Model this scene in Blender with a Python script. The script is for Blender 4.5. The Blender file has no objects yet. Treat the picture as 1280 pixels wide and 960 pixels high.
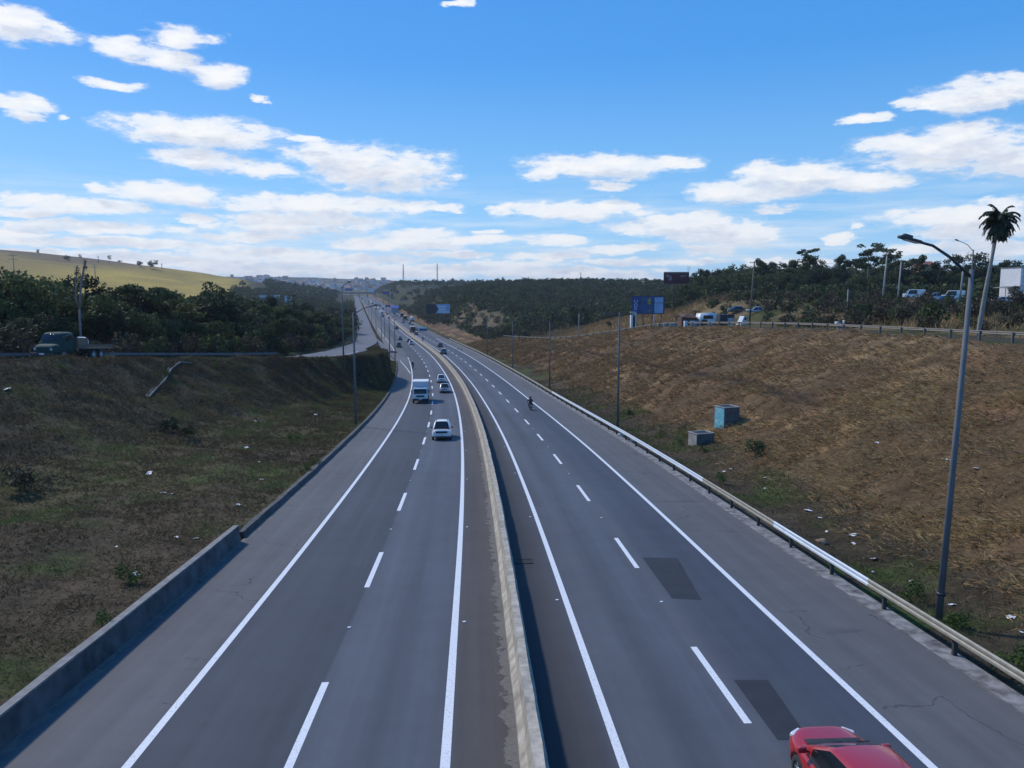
import bpy, bmesh, math, random
import numpy as np
from mathutils import Vector, Matrix, Euler
random.seed(7)
RNG = np.random.default_rng(11)
SC = bpy.context.scene
COL = SC.collection
R = math.radians

# ------------------------------------------------------------------ camera
FPX = 961.0
PITCH = R(6.8)
CAMZ = 10.0
cam_d = bpy.data.cameras.new('camera')
cam_d.sensor_width = 36.0
cam_d.lens = 36.0 * FPX / 1280.0
cam_d.clip_start = 0.3
cam_d.clip_end = 20000
cam = bpy.data.objects.new('camera', cam_d)
COL.objects.link(cam)
cam.location = (0, 0, CAMZ)
cam.rotation_euler = (R(90) - PITCH, 0, 0)
SC.camera = cam

# ------------------------------------------------------------------ numpy noise
def _hash(ix, iy, seed):
    n = (ix.astype(np.int64) * 374761393 + iy.astype(np.int64) * 668265263 + seed * 974711) & 0x7fffffff
    n = ((n ^ (n >> 13)) * 1274126177) & 0x7fffffff
    n = n ^ (n >> 16)
    return (n & 0xffff) / 65535.0
def vnoise(x, y, seed=0):
    x = np.asarray(x, float); y = np.asarray(y, float)
    ix = np.floor(x); iy = np.floor(y)
    fx = x - ix; fy = y - iy
    fx = fx * fx * (3 - 2 * fx); fy = fy * fy * (3 - 2 * fy)
    a = _hash(ix, iy, seed); b = _hash(ix + 1, iy, seed)
    c = _hash(ix, iy + 1, seed); d = _hash(ix + 1, iy + 1, seed)
    return (a * (1 - fx) + b * fx) * (1 - fy) + (c * (1 - fx) + d * fx) * fy
def fbm(x, y, seed=0, octv=4):
    s = 0; a = 0.5; f = 1.0; tot = 0
    for k in range(octv):
        s = s + a * vnoise(x * f, y * f, seed + k * 17); tot += a
        a *= 0.5; f *= 2.03
    return s / tot
def sstep(a, b, x):
    t = np.clip((np.asarray(x, float) - a) / (b - a), 0, 1)
    return t * t * (3 - 2 * t)
def lerp(a, b, t): return a + (b - a) * t

# ------------------------------------------------------------------ road alignment
def hermite(kx, ky):
    kx = np.array(kx, float); ky = np.array(ky, float)
    d = np.gradient(ky, kx)
    def f(x):
        x = np.asarray(x, float)
        i = np.clip(np.searchsorted(kx, x) - 1, 0, len(kx) - 2)
        h = kx[i + 1] - kx[i]; s = np.clip((x - kx[i]) / h, 0, 1)
        a = ky[i]; b = ky[i + 1]; da = d[i] * h; db = d[i + 1] * h
        r = (2*s**3 - 3*s**2 + 1) * a + (s**3 - 2*s**2 + s) * da + (-2*s**3 + 3*s**2) * b + (s**3 - s**2) * db
        r = np.where(x < kx[0], ky[0] + (x - kx[0]) * d[0], r)
        return np.where(x > kx[-1], ky[-1], r)
    return f
_tt = np.arange(-60, 7001, 1.0)
_m = np.interp(_tt, [-60, 0, 30, 60, 115, 150, 221, 290, 345, 430, 735, 1500, 7000],
               [-.043, -.046, -.050, -.066, -.098, -.125, -.165, -.20, -.215, -.205, -.20, -.22, -.22])
_X = np.concatenate([[0], np.cumsum((_m[1:] + _m[:-1]) / 2)])
_X = _X - np.interp(0, _tt, _X) - 0.75
def slope(t): return np.interp(t, _tt, _m)
def axis(t): return np.interp(t, _tt, _X)
_drop = hermite([0, 16, 30, 41.3, 65.7, 90, 114, 150, 185, 221, 290, 345, 430, 735, 1100, 1500, 2500, 4000],
                [9.66, 10.63, 11.48, 12.12, 13.48, 14.85, 16.05, 17.3, 18.15, 18.8, 19.7, 19.8, 19.3, 18.0, 14, 9.0, 6.0, 4.0])
def roadz(t): return CAMZ - _drop(t)
def uleft(t): return -10.5 - 2.0 * sstep(205, 245, t)
UR = 15.0
NR0 = np.array([1, .12]) / math.hypot(1, .12)
def world(t, u):
    """road coordinates -> X, F"""
    t = np.asarray(t, float); u = np.asarray(u, float)
    m = slope(t); n = np.sqrt(1 + m * m)
    c = np.clip(u, -150, 150); e = u - c
    return axis(t) + c / n + e * NR0[0], t - c * m / n + e * NR0[1]
def unworld(X, F):
    X = np.asarray(X, float); F = np.asarray(F, float)
    t = F + 0; u = X - axis(t)
    for _ in range(14):
        x, f = world(t, u)
        u = u + (X - x); t = t + (F - f)
    return t, u

# strips beside the main road: centre line in (t, u), z as drop
us_f = hermite([-40, 40, 73, 80, 110, 125, 145, 180, 260, 1000, 7000], [-92, -60, -45.5, -42, -28.5, -23.5, -21, -20.8, -19.6, -19, -19])
zs_f = hermite([-40, 0, 40, 73, 80, 110, 125, 145, 180, 260, 300, 450, 735, 1000, 1500, 2500, 4000],
               [1.5, 3, 4.8, 6.3, 6.75, 9.1, 10.2, 11.1, 12.7, 16.3, 17.4, 17.2, 16, 12.6, 8, 5.5, 3.5])
ug_f = hermite([-40, 0, 70, 110, 145, 172, 190, 215, 275, 350, 450, 800, 7000], [45, 46, 48.5, 50, 50.3, 49, 46.3, 41, 34, 28, 25, 24, 24])
zg_f = hermite([-40, 0, 70, 110, 145, 172, 190, 215, 275, 350, 450, 800, 1500, 4000], [2.5, 3.0, 4.5, 5.4, 6.7, 8.1, 10.2, 13.2, 16.8, 18.2, 18, 16.5, 8, 3.5])

def left_natural(X, F, t, u):
    zs = CAMZ - zs_f(t)
    d = np.maximum(0, us_f(t) - 4 - u)
    z = zs + 9.0 * sstep(10, 170, d) * (1 - sstep(330, 700, F)) * (1 - .4*sstep(60, 20, F))
    base = CAMZ + np.interp(F, [0, 330, 600, 900, 1500, 2000, 2600, 3200, 4500, 7000], [-6, -10, -9, -8, -8, -6, 22, 58, 52, 40])
    ratio = X / np.maximum(F, 50) * FPX + 640
    base = base - sstep(2000, 3200, F) * np.interp(ratio, [250, 400, 440, 480, 560], [-4, 0, 7, 16, 24])
    zz = lerp(z, base, sstep(330, 700, F) * sstep(5, 60, d))
    # yellow grass hill
    cx = np.interp(X, [-1500, -900, -600, -459, -390, -328, -243, -200], [100, 72, 57, 40.5, 31, 17, 3, 0])
    g = sstep(330, 900, F) * (1 - sstep(950, 1700, F))
    zz = zz + cx * g
    return zz
def right_natural(X, F, t, u):
    ratio = X / np.maximum(F, 30)
    A = np.interp(F, [0, 100, 170, 230, 300, 450, 700, 1000, 1300, 1800, 2600, 7000], [-4.5, -4.8, -6.5, -11, -14, -10, 7, 5, 13, 9, 5, 20])
    B = np.interp(F, [0, 60, 130, 200, 300, 500, 700, 1000, 7000], [-3.6, -4.0, -3.4, -2.0, 0, 4, 9, 9, 20])
    z = CAMZ + lerp(A, B, sstep(.14, .30, ratio))
    z = z - 10 * sstep(.0, -.12, ratio) * sstep(500, 700, F) * (1 - sstep(900, 1300, F))
    # dry grass mound behind the upper road
    z = z + 8.0 * np.exp(-((t - 222) / 34.0) ** 2 - ((u - 54) / 13.0) ** 2)
    z = z + 2.5 * np.exp(-((t - 125) / 25.0) ** 2 - ((u - 66) / 8.0) ** 2)
    return z
def prof_left(w):
    return np.interp(w, [0, .3, .45, .93, 1.0], [0, .09, .20, .97, 1])
def prof_right(w):
    return np.interp(w, [0, .12, .22, .44, .50, .93, 1.0], [0, .0, .07, .42, .445, .985, 1])
def link_u(t): return np.interp(t, [195, 215, 235, 255, 275, 300], [-8.0, -9.6, -12.2, -15.2, -17.6, -18.8])
def link_z(t):
    s = sstep(228, 285, t)
    return lerp(roadz(t), CAMZ - zs_f(t), s)

def hz(t, u, rough=True):
    t = np.asarray(t, float); u = np.asarray(u, float)
    t, u = np.broadcast_arrays(t, u)
    X, F = world(t, u)
    zr = roadz(t); ul = uleft(t)
    z = zr - .35
    # ---- left side
    L = u < ul - .01
    e0 = ul - .4
    apr = 4.4 * np.sqrt(np.clip(1 - ((t - 146) / 20.5) ** 2, 0, 1))
    crest = us_f(t) + 4.2 + apr
    zs = CAMZ - zs_f(t)
    lift = lerp(.60, .14, sstep(34, 42, t))
    w = np.clip((e0 - u) / np.maximum(e0 - crest, .5), 0, 1)
    z1 = lerp(zr + lift, zs, prof_left(w))
    z1 = np.where(u > e0, lerp(zr - .35, zr + lift, np.clip((ul - u) / .4, 0, 1)), z1)
    nl = left_natural(X, F, t, u)
    z1 = np.where(u < us_f(t) - 4.2, nl, z1)
    z1 = np.where((u - us_f(t) > -4.2) & (u < crest), zs - .25, z1)
    # link ramp
    lk = np.abs(u - link_u(t)) < 3.6
    z1 = np.where(lk & (t > 205) & (t < 300), np.minimum(z1, link_z(t) - .25), z1)
    z = np.where(L, z1, z)
    # ---- right side
    Rr = u > UR + .01
    e1 = UR + .5
    ug = ug_f(t); zg = CAMZ - zg_f(t)
    w = np.clip((u - e1) / (ug - e1), 0, 1)
    z2 = lerp(zr - .02, zg, prof_right(w))
    z2 = z2 - .35 * np.exp(-((u - 18.2) / 1.4) ** 2) * (t < 250)
    z2 = np.where(u < e1, lerp(zr - .35, zr - .02, np.clip((u - UR) / .5, 0, 1)), z2)
    nr = right_natural(X, F, t, u)
    d = u - ug
    z2 = np.where(d > 0, np.where(d < 7.5, zg - .05 * sstep(0, 1, d), lerp(zg, nr, sstep(7.5, 30, d))), z2)
    z = np.where(Rr, z2, z)
    if rough:
        off = np.where(L, np.minimum(1, (e0 - u) / 5), np.where(Rr, np.minimum(1, (u - e1) / 6), 0))
        off = np.clip(off, 0, 1)
        onroad = ((u - us_f(t) > -5) & (u < crest + .8)) | (lk & (t > 205) & (t < 300)) | ((d > -.8) & (d < 8))
        off = np.where(onroad, 0, off)
        big = np.clip(np.abs(u) / 60, .0, 4)
        n = (fbm(X * .45, F * .45, 3, 4) - .5) * .75 + (fbm(X * .09, F * .09, 5, 3) - .5) * 1.5
        n = n + (fbm(X * .012, F * .012, 9, 3) - .5) * 8 * np.clip((np.abs(u) - 70) / 150, 0, 1)
        # gullies running down the right bank
        z = z + n * off
    townz = CAMZ + np.interp(F, [1500, 2000, 2600, 3300, 4500, 7000], [-8, -4, 20, 62, 56, 40]) - sstep(2000, 3300, F) * np.interp(X / np.maximum(F, 50) * FPX + 640, [250, 400, 440, 480, 560, 700], [-4, 0, 5, 12, 22, 30]) + (fbm(X * .004, F * .004, 15, 3) - .5) * 14 * sstep(2000, 2600, F)
    z = lerp(z, townz, sstep(1750, 2100, t))
    return z
def hzw(X, F, rough=True):
    t, u = unworld(X, F)
    return hz(t, u, rough)

def ray(px, py):
    a = (px - 640) / FPX; b = (py - 480) / FPX
    cp, sp = math.cos(PITCH), math.sin(PITCH)
    return Vector((a, cp - b * sp, -sp - b * cp))      # per unit of depth
def ground_hit(px, py, zfun=None, d0=8, d1=2500):
    d = ray(px, py)
    zf = zfun or (lambda X, F: float(hzw(X, F)))
    s = d0; ps = s
    while s < d1:
        p = d * s
        if CAMZ + p.z < zf(p.x, p.y):
            lo, hi = ps, s
            for _ in range(30):
                mid = (lo + hi) / 2; p = d * mid
                if CAMZ + p.z < zf(p.x, p.y): hi = mid
                else: lo = mid
            p = d * hi
            return Vector((p.x, p.y, CAMZ + p.z))
        ps = s; s *= 1.012
    return None
def road_hit(px, py):
    def zf(X, F):
        t, u = unworld(X, F); return float(roadz(t))
    return ground_hit(px, py, zf)
def at_depth(px, depth):
    """a point on the terrain in the direction of column px, at a depth in metres"""
    X = (px - 640) / FPX * depth
    return Vector((X, depth, float(hzw(X, depth))))
def RP(t, u, dz=0.0):
    X, F = world(t, u)
    return Vector((float(X), float(F), float(roadz(t)) + dz))
def road_pose(t, away=True):
    m = float(slope(t)); g = float(roadz(t + 2) - roadz(t - 2)) / 4
    th = math.atan2(-m, 1)
    return (math.atan(g), 0, th) if away else (-math.atan(g), 0, th + math.pi)

# ------------------------------------------------------------------ materials
def new_mat(name):
    m = bpy.data.materials.new(name); m.use_nodes = True
    nt = m.node_tree
    b = nt.nodes['Principled BSDF']
    return m, nt, b
def N(nt, typ, **kw):
    n = nt.nodes.new(typ)
    for k, v in kw.items(): setattr(n, k, v)
    return n
def mixc(nt, fac, a, b, blend='MIX'):
    n = N(nt, 'ShaderNodeMix', data_type='RGBA', blend_type=blend)
    n.clamp_factor = True
    for sock, v in ((0, fac), (6, a), (7, b)):
        if hasattr(v, 'is_output') or isinstance(v, bpy.types.NodeSocket): nt.links.new(v, n.inputs[sock])
        else:
            n.inputs[sock].default_value = v if sock == 0 else (*v[:3], 1)
    return n.outputs[2]
def mth(nt, op, a, b=None, c=None, clamp=False):
    n = N(nt, 'ShaderNodeMath', operation=op); n.use_clamp = clamp
    for i, v in enumerate((a, b, c)):
        if v is None: continue
        if isinstance(v, bpy.types.NodeSocket): nt.links.new(v, n.inputs[i])
        else: n.inputs[i].default_value = v
    return n.outputs[0]
def noise(nt, vec, scale, detail=4, rough=.55, dist=0):
    n = N(nt, 'ShaderNodeTexNoise'); n.inputs['Scale'].default_value = scale
    n.inputs['Detail'].default_value = detail; n.inputs['Roughness'].default_value = rough
    n.inputs['Distortion'].default_value = dist
    if vec is not None: nt.links.new(vec, n.inputs['Vector'])
    return n.outputs['Fac']
def ramp(nt, fac, stops):
    n = N(nt, 'ShaderNodeValToRGB'); el = n.color_ramp.elements
    while len(el) < len(stops): el.new(.5)
    for e, (p, c) in zip(el, stops):
        e.position = p; e.color = (*c, 1) if not isinstance(c, (int, float)) else (c, c, c, 1)
    nt.links.new(fac, n.inputs[0])
    return n.outputs[0]
def bump(nt, b, h, strength=.4, dist=.02):
    n = N(nt, 'ShaderNodeBump'); n.inputs['Strength'].default_value = strength
    n.inputs['Distance'].default_value = dist
    nt.links.new(h, n.inputs['Height']); nt.links.new(n.outputs[0], b.inputs['Normal'])
def pm(name, c1, c2=None, scale=3.0, rough=.8, bmp=0.0, metal=0.0, detail=5, coat=0.0, bdist=.02, spec=None):
    m, nt, b = new_mat(name)
    tc = N(nt, 'ShaderNodeTexCoord')
    c2 = c2 or tuple(c * .75 for c in c1)
    f = noise(nt, tc.outputs['Object'], scale, detail)
    f2 = ramp(nt, f, [(.3, 0.0), (.7, 1.0)])
    nt.links.new(mixc(nt, f2, c1, c2), b.inputs['Base Color'])
    b.inputs['Roughness'].default_value = rough; b.inputs['Metallic'].default_value = metal
    if coat: b.inputs['Coat Weight'].default_value = coat; b.inputs['Coat Roughness'].default_value = .05
    if spec is not None: b.inputs['Specular IOR Level'].default_value = spec
    if bmp: bump(nt, b, f, bmp, bdist)
    return m

def mat_asphalt(name, kind='main'):
    m, nt, b = new_mat(name)
    uv = N(nt, 'ShaderNodeUVMap'); uv.uv_map = 'road'
    sep = N(nt, 'ShaderNodeSeparateXYZ'); nt.links.new(uv.outputs[0], sep.inputs[0])
    U, T = sep.outputs[0], sep.outputs[1]
    tc = N(nt, 'ShaderNodeTexCoord'); O = tc.outputs['Object']
    # stretched along the road
    comb = N(nt, 'ShaderNodeCombineXYZ')
    nt.links.new(mth(nt, 'MULTIPLY', U, 1.6), comb.inputs[0]); nt.links.new(mth(nt, 'MULTIPLY', T, .035), comb.inputs[1])
    streak = noise(nt, comb.outputs[0], 1.0, 5, .6)
    big = noise(nt, O, .06, 4, .6)
    med = noise(nt, O, .9, 5, .65)
    fine = noise(nt, O, 45, 3, .7)
    lane = (.066, .076, .094)
    if kind == 'main':
        u0 = mth(nt, 'ADD', U, mth(nt, 'MULTIPLY', mth(nt, 'SUBTRACT', streak, .5), .25))
        fr = mth(nt, 'DIVIDE', mth(nt, 'ADD', u0, 15.0), 30.0)
        P = lambda u: (u + 15) / 30
        sh = (.099, .101, .107); dk = (.052, .060, .076); md = (.080, .092, .114); br = (.072, .066, .066)
        col = ramp(nt, fr, [(P(-14), sh), (P(-7.35), sh), (P(-7.2), dk), (P(-6.2), (.060, .068, .084)), (P(-4.6), (.053, .061, .076)), (P(-3.62), (.050, .058, .072)),
                            (P(-3.5), md), (P(-2.7), (.088, .100, .122)), (P(-1.8), (.068, .079, .099)), (P(-.9), md), (P(-.1), (.075, .085, .104)),
                            (P(.25), br), (P(1.3), (.078, .068, .064)), (P(2.0), (.028, .031, .038)), (P(2.9), (.034, .036, .042)), (P(3.4), (.050, .048, .050)), (P(4.0), (.066, .072, .086)), (P(4.8), (.086, .096, .114)), (P(5.7), (.062, .070, .086)),  # dark strip right of the barrier: its soft shadow put into the colour
                            (P(6.8), md), (P(7.6), (.080, .088, .104)), (P(8.4), (.060, .070, .090)), (P(9.6), (.052, .062, .082)), (P(10.8), (.052, .062, .084)),
                            (P(11.2), sh), (P(15), (.102, .100, .102))][:32])
    else:
        col = mixc(nt, streak, (.14, .145, .16), (.10, .105, .12))
    v = mth(nt, 'ADD', mth(nt, 'MULTIPLY', streak, .55), mth(nt, 'ADD', mth(nt, 'MULTIPLY', big, .5), mth(nt, 'MULTIPLY', med, .30)))
    v = mth(nt, 'ADD', mth(nt, 'MULTIPLY', mth(nt, 'SUBTRACT', v, .675), 1.15), 1.0)
    v = mth(nt, 'MULTIPLY', v, mth(nt, 'ADD', mth(nt, 'MULTIPLY', fine, .6), .70))
    vv = N(nt, 'ShaderNodeCombineColor')
    for i in range(3): nt.links.new(v, vv.inputs[i])
    col = mixc(nt, 1.0, col, vv.outputs[0], 'MULTIPLY')
    if kind == 'main':
        # dusty pale grit collected against the barrier and along the outer edges, ragged edge
        g = mth(nt, 'ADD', mth(nt, 'MULTIPLY', mth(nt, 'SUBTRACT', noise(nt, O, 2.2, 6, .7), .5), 1.3), U)
        e1 = mth(nt, 'MULTIPLY', mth(nt, 'GREATER_THAN', g, 1.43), mth(nt, 'LESS_THAN', U, 2.0))
        e2 = mth(nt, 'GREATER_THAN', g, 14.75)
        e3 = mth(nt, 'LESS_THAN', g, -10.3)
        e = mth(nt, 'MAXIMUM', e1, mth(nt, 'MAXIMUM', e2, e3))
        grit = mixc(nt, noise(nt, O, 9, 5, .7), (.06, .055, .05), (.26, .24, .21))
        col = mixc(nt, mth(nt, 'MULTIPLY', e, .8), col, grit)
        # cracks on the shoulders
        vo = N(nt, 'ShaderNodeTexVoronoi', feature='DISTANCE_TO_EDGE'); vo.inputs['Scale'].default_value = .13
        wv = N(nt, 'ShaderNodeMix', data_type='VECTOR'); wv.inputs[0].default_value = .12
        nz = N(nt, 'ShaderNodeTexNoise'); nz.inputs['Scale'].default_value = .8; nz.inputs['Detail'].default_value = 6
        nt.links.new(O, nz.inputs['Vector'])
        nt.links.new(O, wv.inputs[4]); 
        vadd = N(nt, 'ShaderNodeVectorMath', operation='MULTIPLY_ADD')
        nt.links.new(nz.outputs['Color'], vadd.inputs[0]); vadd.inputs[1].default_value = (1.1, 1.1, 1.1); nt.links.new(O, vadd.inputs[2])
        nt.links.new(vadd.outputs[0], vo.inputs['Vector'])
        crack = mth(nt, 'MULTIPLY', mth(nt, 'LESS_THAN', vo.outputs['Distance'], .0025), mth(nt, 'MAXIMUM', mth(nt, 'LESS_THAN', U, -7.3), mth(nt, 'GREATER_THAN', U, 11.3)))
        crack = mth(nt, 'MULTIPLY', crack, mth(nt, 'GREATER_THAN', noise(nt, O, .25, 2), .5))
        col = mixc(nt, mth(nt, 'MULTIPLY', crack, .5), col, (.02, .02, .022))
        # dark drip stains and tyre marks across the right shoulder
        c2 = N(nt, 'ShaderNodeCombineXYZ')
        nt.links.new(mth(nt, 'MULTIPLY', U, .35), c2.inputs[0]); nt.links.new(mth(nt, 'MULTIPLY', T, 1.1), c2.inputs[1])
        st = ramp(nt, noise(nt, c2.outputs[0], .55, 5, .6, .6), [(.64, 0.0), (.72, 1.0)])
        msk = mth(nt, 'MULTIPLY', st, mth(nt, 'MAXIMUM', mth(nt, 'GREATER_THAN', U, 11.2), mth(nt, 'LESS_THAN', U, -7.4)))
        col = mixc(nt, mth(nt, 'MULTIPLY', msk, .5), col, (.035, .036, .042))
    nt.links.new(col, b.inputs['Base Color'])
    b.inputs['Roughness'].default_value = .82
    b.inputs['Specular IOR Level'].default_value = .35
    bump(nt, b, fine, .35, .01)
    return m

def mat_paint_line():
    m, nt, b = new_mat('white_line_paint')
    tc = N(nt, 'ShaderNodeTexCoord'); O = tc.outputs['Object']
    f = noise(nt, O, 14, 6, .7); g = noise(nt, O, 1.2, 4)
    c = mixc(nt, ramp(nt, f, [(.54, 0.0), (.70, 1.0)]), (.72, .74, .76), (.30, .31, .34))
    c = mixc(nt, mth(nt, 'MULTIPLY', g, .3), c, (.50, .51, .53))
    nt.links.new(c, b.inputs['Base Color']); b.inputs['Roughness'].default_value = .6
    return m

def mat_ground():
    m, nt, b = new_mat('grassy_earth')
    at = N(nt, 'ShaderNodeAttribute'); at.attribute_name = 'earth'
    tc = N(nt, 'ShaderNodeTexCoord'); O = tc.outputs['Object']
    a = noise(nt, O, 2.6, 6, .7); c = noise(nt, O, 14, 5, .7); d = noise(nt, O, .55, 5, .6)
    v = mth(nt, 'ADD', mth(nt, 'MULTIPLY', a, .9), mth(nt, 'ADD', mth(nt, 'MULTIPLY', c, .9), mth(nt, 'MULTIPLY', d, .7)))
    v = mth(nt, 'ADD', mth(nt, 'MULTIPLY', mth(nt, 'SUBTRACT', v, 1.25), 2.3), 1.0)
    v = mth(nt, 'MAXIMUM', v, .22)
    cc = N(nt, 'ShaderNodeCombineColor')
    for i in range(3): nt.links.new(v, cc.inputs[i])
    nt.links.new(mixc(nt, 1.0, at.outputs['Color'], cc.outputs[0], 'MULTIPLY'), b.inputs['Base Color'])
    b.inputs['Roughness'].default_value = .95; b.inputs['Specular IOR Level'].default_value = .1
    bump(nt, b, v, .6, .12)
    return m

def mat_leaf(name, c1, c2, c3, trans=.25):
    m, nt, b = new_mat(name)
    at = N(nt, 'ShaderNodeAttribute'); at.attribute_name = 'tone'
    oi = N(nt, 'ShaderNodeObjectInfo')
    f = mth(nt, 'ADD', mth(nt, 'MULTIPLY', at.outputs['Fac'], .75), mth(nt, 'MULTIPLY', oi.outputs['Random'], .28))
    col = ramp(nt, f, [(.15, c1), (.55, c2), (.95, c3)])
    nt.links.new(col, b.inputs['Base Color']); b.inputs['Roughness'].default_value = .7
    b.inputs['Specular IOR Level'].default_value = .2
    out = nt.nodes['Material Output']
    tr = N(nt, 'ShaderNodeBsdfTranslucent'); nt.links.new(col, tr.inputs[0])
    mx = N(nt, 'ShaderNodeMixShader'); mx.inputs[0].default_value = trans
    nt.links.new(b.outputs[0], mx.inputs[1]); nt.links.new(tr.outputs[0], mx.inputs[2])
    nt.links.new(mx.outputs[0], out.inputs[0])
    return m

M = {}
M['asphalt'] = mat_asphalt('road_asphalt')
M['service'] = mat_asphalt('service_asphalt', 'side')
M['patch'] = pm('fresh_asphalt', (.014, .019, .027), (.022, .028, .037), 1.5, .85, .3)
M['line'] = mat_paint_line()

M['ground'] = mat_ground()
M['barrier'] = pm('weathered_concrete', (.50, .45, .37), (.23, .20, .155), 2.6, .9, 1.0, detail=10, bdist=.05)
M['wall'] = pm('mottled_concrete', (.13, .135, .145), (.035, .037, .042), 1.1, .9, .4, detail=8)  # wall face mottled between mid grey and near black
M['walltop'] = pm('pale_concrete', (.26, .255, .245), (.15, .147, .142), 3, .9, .3)
M['kerb'] = pm('dark_kerb_concrete', (.11, .11, .11), (.045, .045, .046), 2, .9, .4)
M['gutter'] = pm('gutter_concrete', (.30, .29, .28), (.07, .065, .06), 2.4, .95, .5, detail=8)
M['galv_dim'] = pm('dull_galvanised_steel', (.22, .20, .17), (.16, .145, .12), 3, .7)
M['galv_new'] = pm('new_galvanised_steel', (.70, .76, .82), (.58, .64, .70), 2, .42, metal=.25)
M['galv_old'] = pm('old_galvanised_steel', (.34, .325, .275), (.24, .225, .18), 3, .6, metal=.2)
M['post_dark'] = pm('dark_steel_post', (.035, .036, .04), (.06, .05, .045), 6, .7)
M['pole'] = pm('grey_painted_pole', (.165, .175, .185), (.115, .12, .13), 1.5, .75, spec=.25)
M['pole_conc'] = pm('concrete_pole', (.40, .40, .39), (.28, .28, .27), 1.5, .9)
M['lampdark'] = pm('dark_lamp_metal', (.025, .027, .032), (.04, .04, .045), 6, .5)
M['lens'] = pm('lamp_lens', (.55, .56, .58), None, 4, .2)
M['tyre'] = pm('tyre_rubber', (.02, .02, .021), (.03, .03, .031), 9, .85)
M['rim'] = pm('alloy_rim', (.55, .56, .58), (.45, .46, .48), 8, .3, metal=.8)
M['steelrim'] = pm('steel_rim', (.55, .56, .57), (.35, .35, .36), 8, .5)
M['glass'] = pm('car_glass', (.010, .013, .018), (.016, .020, .026), 1, .06, spec=.4)
M['blackplastic'] = pm('black_plastic', (.015, .015, .017), (.03, .03, .032), 6, .6)
M['headlight'] = pm('headlight_glass', (.75, .77, .80), (.5, .52, .56), 9, .08, coat=1)
M['taillight'] = pm('taillight_glass', (.35, .015, .012), (.25, .01, .01), 9, .12, coat=1)
M['plate'] = pm('plate_white', (.6, .6, .6), (.5, .5, .5), 9, .5)
def paint(name, c, rough=.32, metal=0.0, coat=.7): return pm('paint_' + name, c, tuple(k * .9 for k in c), .8, rough, metal=metal, coat=coat)
PAINT = {'red': paint('red', (.36, .012, .018), .28), 'white': paint('white', (.72, .74, .76)), 'silver': paint('silver', (.45, .47, .50), .3, .5),
         'grey': paint('grey', (.13, .14, .155), .3, .4), 'black': paint('black', (.014, .015, .018)), 'blue': paint('blue', (.05, .09, .20)),
         'green': paint('green', (.001, .048, .043), .8, 0, 0), 'brown': paint('brown', (.10, .03, .03)), 'darkred': paint('darkred', (.22, .01, .015))}
M['truckbox'] = pm('truck_box_panel', (.52, .55, .60), (.44, .47, .52), .7, .5)
M['wood'] = pm('bare_wood', (.20, .16, .12), (.11, .085, .06), 5, .9)
M['bark'] = pm('tree_bark', (.11, .09, .07), (.05, .042, .034), 3, .95, .5)
M['deadbark'] = pm('pale_dead_bark', (.26, .24, .22), (.15, .14, .125), 2, .95)
M['palmbark'] = pm('palm_bark', (.30, .29, .27), (.19, .18, .165), 4, .95, .4)
M['leaf_dark'] = mat_leaf('dark_leaves', (.018, .026, .013), (.046, .061, .026), (.095, .112, .044))
M['leaf_mid'] = mat_leaf('mid_leaves', (.030, .041, .016), (.070, .092, .032), (.135, .155, .052))
M['leaf_brown'] = mat_leaf('brown_twigs', (.038, .032, .019), (.078, .062, .036), (.125, .10, .056), .2)
M['leaf_green'] = mat_leaf('bright_weed_leaves', (.030, .055, .012), (.060, .105, .022), (.10, .16, .03))
M['palmleaf'] = mat_leaf('palm_leaves', (.010, .020, .012), (.025, .040, .022), (.06, .08, .04))
M['straw'] = mat_leaf('dry_straw', (.17, .098, .048), (.35, .225, .100), (.55, .40, .19), .2)
M['shortgrass'] = mat_leaf('short_grass', (.078, .060, .034), (.145, .115, .056), (.115, .145, .045), .3)
M['litter'] = pm('white_litter', (.75, .77, .8), (.5, .52, .55), 5, .7)
M['cardboard'] = pm('cardboard', (.27, .19, .12), (.18, .12, .08), 4, .9)
M['conc_dark'] = pm('stained_concrete', (.16, .155, .145), (.065, .062, .058), 1.8, .9, .4, detail=8)
M['conc_cap'] = pm('bleached_concrete', (.40, .38, .35), (.22, .205, .185), 2.5, .9, .3)
M['helmet'] = pm('helmet_shell', (.015, .015, .018), None, 4, .25)
M['cloth_dark'] = pm('dark_jacket', (.014, .014, .02), (.025, .024, .03), 9, .85)
M['skin'] = pm('skin', (.35, .2, .14), None, 6, .6)
M['house_wall'] = pm('pale_render_wall', (.62, .60, .57), (.48, .46, .43), .1, .9)
M['house_wall_b'] = pm('brick_render_wall', (.42, .27, .20), (.32, .20, .15), .1, .9)
M['house_wall_c'] = pm('grey_render_wall', (.42, .43, .45), (.32, .33, .35), .1, .9)
M['roof_tile'] = pm('clay_roof', (.30, .13, .08), (.22, .09, .06), .2, .9)
M['roof_grey'] = pm('fibre_cement_roof', (.34, .34, .35), (.24, .24, .25), .2, .9)
M['dark_opening'] = pm('dark_window', (.02, .022, .026), None, 3, .3)
M['signblue'] = pm('blue_sign_sheet', (.02, .055, .27), (.02, .045, .21), 1, .5)
M['signdark'] = pm('dark_sign_back', (.02, .021, .026), (.035, .036, .042), 2, .7)
M['maroon'] = pm('maroon_sheet', (.10, .018, .020), (.06, .013, .014), 1.2, .7)
M['pinkish'] = pm('faded_print', (.24, .20, .21), (.14, .10, .11), 2.0, .7)
M['signpale'] = pm('pale_blue_print', (.32, .46, .66), (.24, .36, .58), 1, .6)
M['signmid'] = pm('blue_print', (.045, .11, .26), (.03, .07, .18), .8, .6)
M['white'] = pm('white_paint', (.74, .75, .76), (.62, .63, .64), 2, .6)
M['yellow'] = pm('yellow_print', (.45, .42, .10), (.30, .30, .09), 2, .6)
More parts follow.
